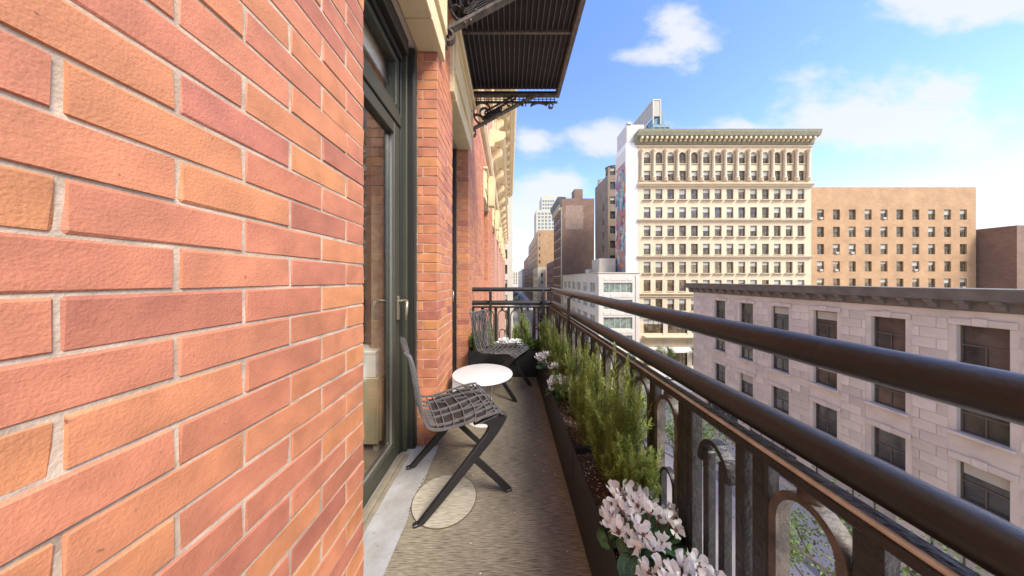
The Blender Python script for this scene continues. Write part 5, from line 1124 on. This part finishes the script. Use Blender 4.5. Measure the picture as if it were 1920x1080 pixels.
# ------------------------------------------------------------------ street trees
MT['tree_leaf'] = mat('street_leaf', (.10,.16,.035), .55, island=.5, trans=.3); MT['tree_leaf_y'] = mat('autumn_leaf', (.26,.24,.03), .55, island=.4, trans=.35); MT['trunk'] = mat('trunk_bark', (.13,.10,.075), .9, (.08,.06,.045), 9, bump=.6)
def tree_meshes(seed, h, rc, lm):
    R = random.Random(seed); tk = MB(); lf = MB(); fork = h*.38
    tk.tube([(0,0,0),(.05,0,fork*.5),(0,.03,fork),(.1,.05,h*.7)], [.16,.13,.115,.05], 9); tips = []
    for k in range(9):
        a = 2*pi*k/9+R.uniform(-.3,.3); z0 = R.uniform(fork*.9,h*.62); ln = rc*R.uniform(.7,1.05); e = Vector((cos(a)*ln, sin(a)*ln, z0+ln*R.uniform(.5,1.1))); mid = Vector((cos(a)*ln*.45, sin(a)*ln*.45, z0+ln*.25)); tk.tube([(0,0,z0-.1),mid,e],[.06,.04,.015],6); tips += [e, mid.lerp(e,.6)]
        for j in range(3): d = Vector((R.uniform(-1,1),R.uniform(-1,1),R.uniform(-.2,1)))*rc*.35; tk.tube([mid.lerp(e,.5), e+d*.6],[.02,.008],4,cap=False); tips.append(e+d)
    tips.append(Vector((0,0,h*.93)))
    for c in tips:
        cr = rc*R.uniform(.22,.40)
        for j in range(110):
            p = c + Vector((R.gauss(0,1),R.gauss(0,1),R.gauss(0,.8)))*cr*.55; d = Vector((R.uniform(-1,1),R.uniform(-1,1),R.uniform(-.8,.5))).normalized(); w = d.orthogonal().normalized()*R.uniform(.035,.06); ln = R.uniform(.11,.19)
            lf.add([p, p+d*ln*.5+w, p+d*ln, p+d*ln*.5-w], [(0,1,2,3)])
    return tk.mesh('trunk', MT['trunk']), lf.mesh('crown', lm, recalc=False)
TM = [tree_meshes(1,8.2,2.6,MT['tree_leaf']), tree_meshes(2,6.2,2.0,MT['tree_leaf']), tree_meshes(3,7.0,2.2,MT['tree_leaf_y'])]
def tree(label, x, y, k, s=1.0, rz=0):
    t = thing('street_tree', label, 'tree', (x,y,GZ+.12), rz, 'street trees'); t.scale = (s,s,s); link('trunk', TM[k][0], t); link('crown', TM[k][1], t)
tree('green street tree close below the railing, seen between the nearest balusters', 13.0, 20.5, 0, 1.0)
tree('green street tree farther along the plaza below the railing', 12.6, 29.5, 1, 1.0, 2)
tree('green street tree below at the near end of the plaza', 14.5, 11.5, 0, .95, 1)
tree('small light green tree before the cream building shopfront', 29.5, 49.9, 1, .8, 3)
tree('second small tree along the cream building pavement', 37.5, 49.9, 1, .85, 4)
tree('yellow green tree at the far end of the street', 3.4, 205, 2, 1.3, 0)
tree('yellow green tree on the right pavement by the small cream building', 14.6, 118, 2, .9, 1)
tree('green tree on the left pavement down the street', 3.2, 150, 0, 1.0, 2)
tree('green tree far down the left pavement', 3.3, 260, 0, 1.2, 3)
# street lamps on the plaza
def lamp(label, x, y):
    t = thing('street_lamp', label, 'street lamp', (x,y,GZ+.12), 0, 'street lamps'); q = MB(); q.lathe([(.16,0),(.16,.5),(.09,.6),(.06,7.2)], (0,0,0), 10); q.build('pole', MT['iron'], t); q = MB(); q.tube(catmull([(0,0,7.1),(-.3,0,7.6),(-1.2,0,7.8),(-1.9,0,7.75)],4), .045, 8); q.build('arm', MT['iron'], t); q = MB(); q.cbox((-2.5,-.14,7.62),(-1.85,.14,7.76),.04); q.build('lamp_head', MT['hub'], t)
lamp('cobra head street lamp at the edge of the plaza', 11.9, 24.5); lamp('cobra head street lamp on the far pavement by the low white building', 14.2, 56); lamp('cobra head street lamp farther down the right pavement', 14.0, 92)
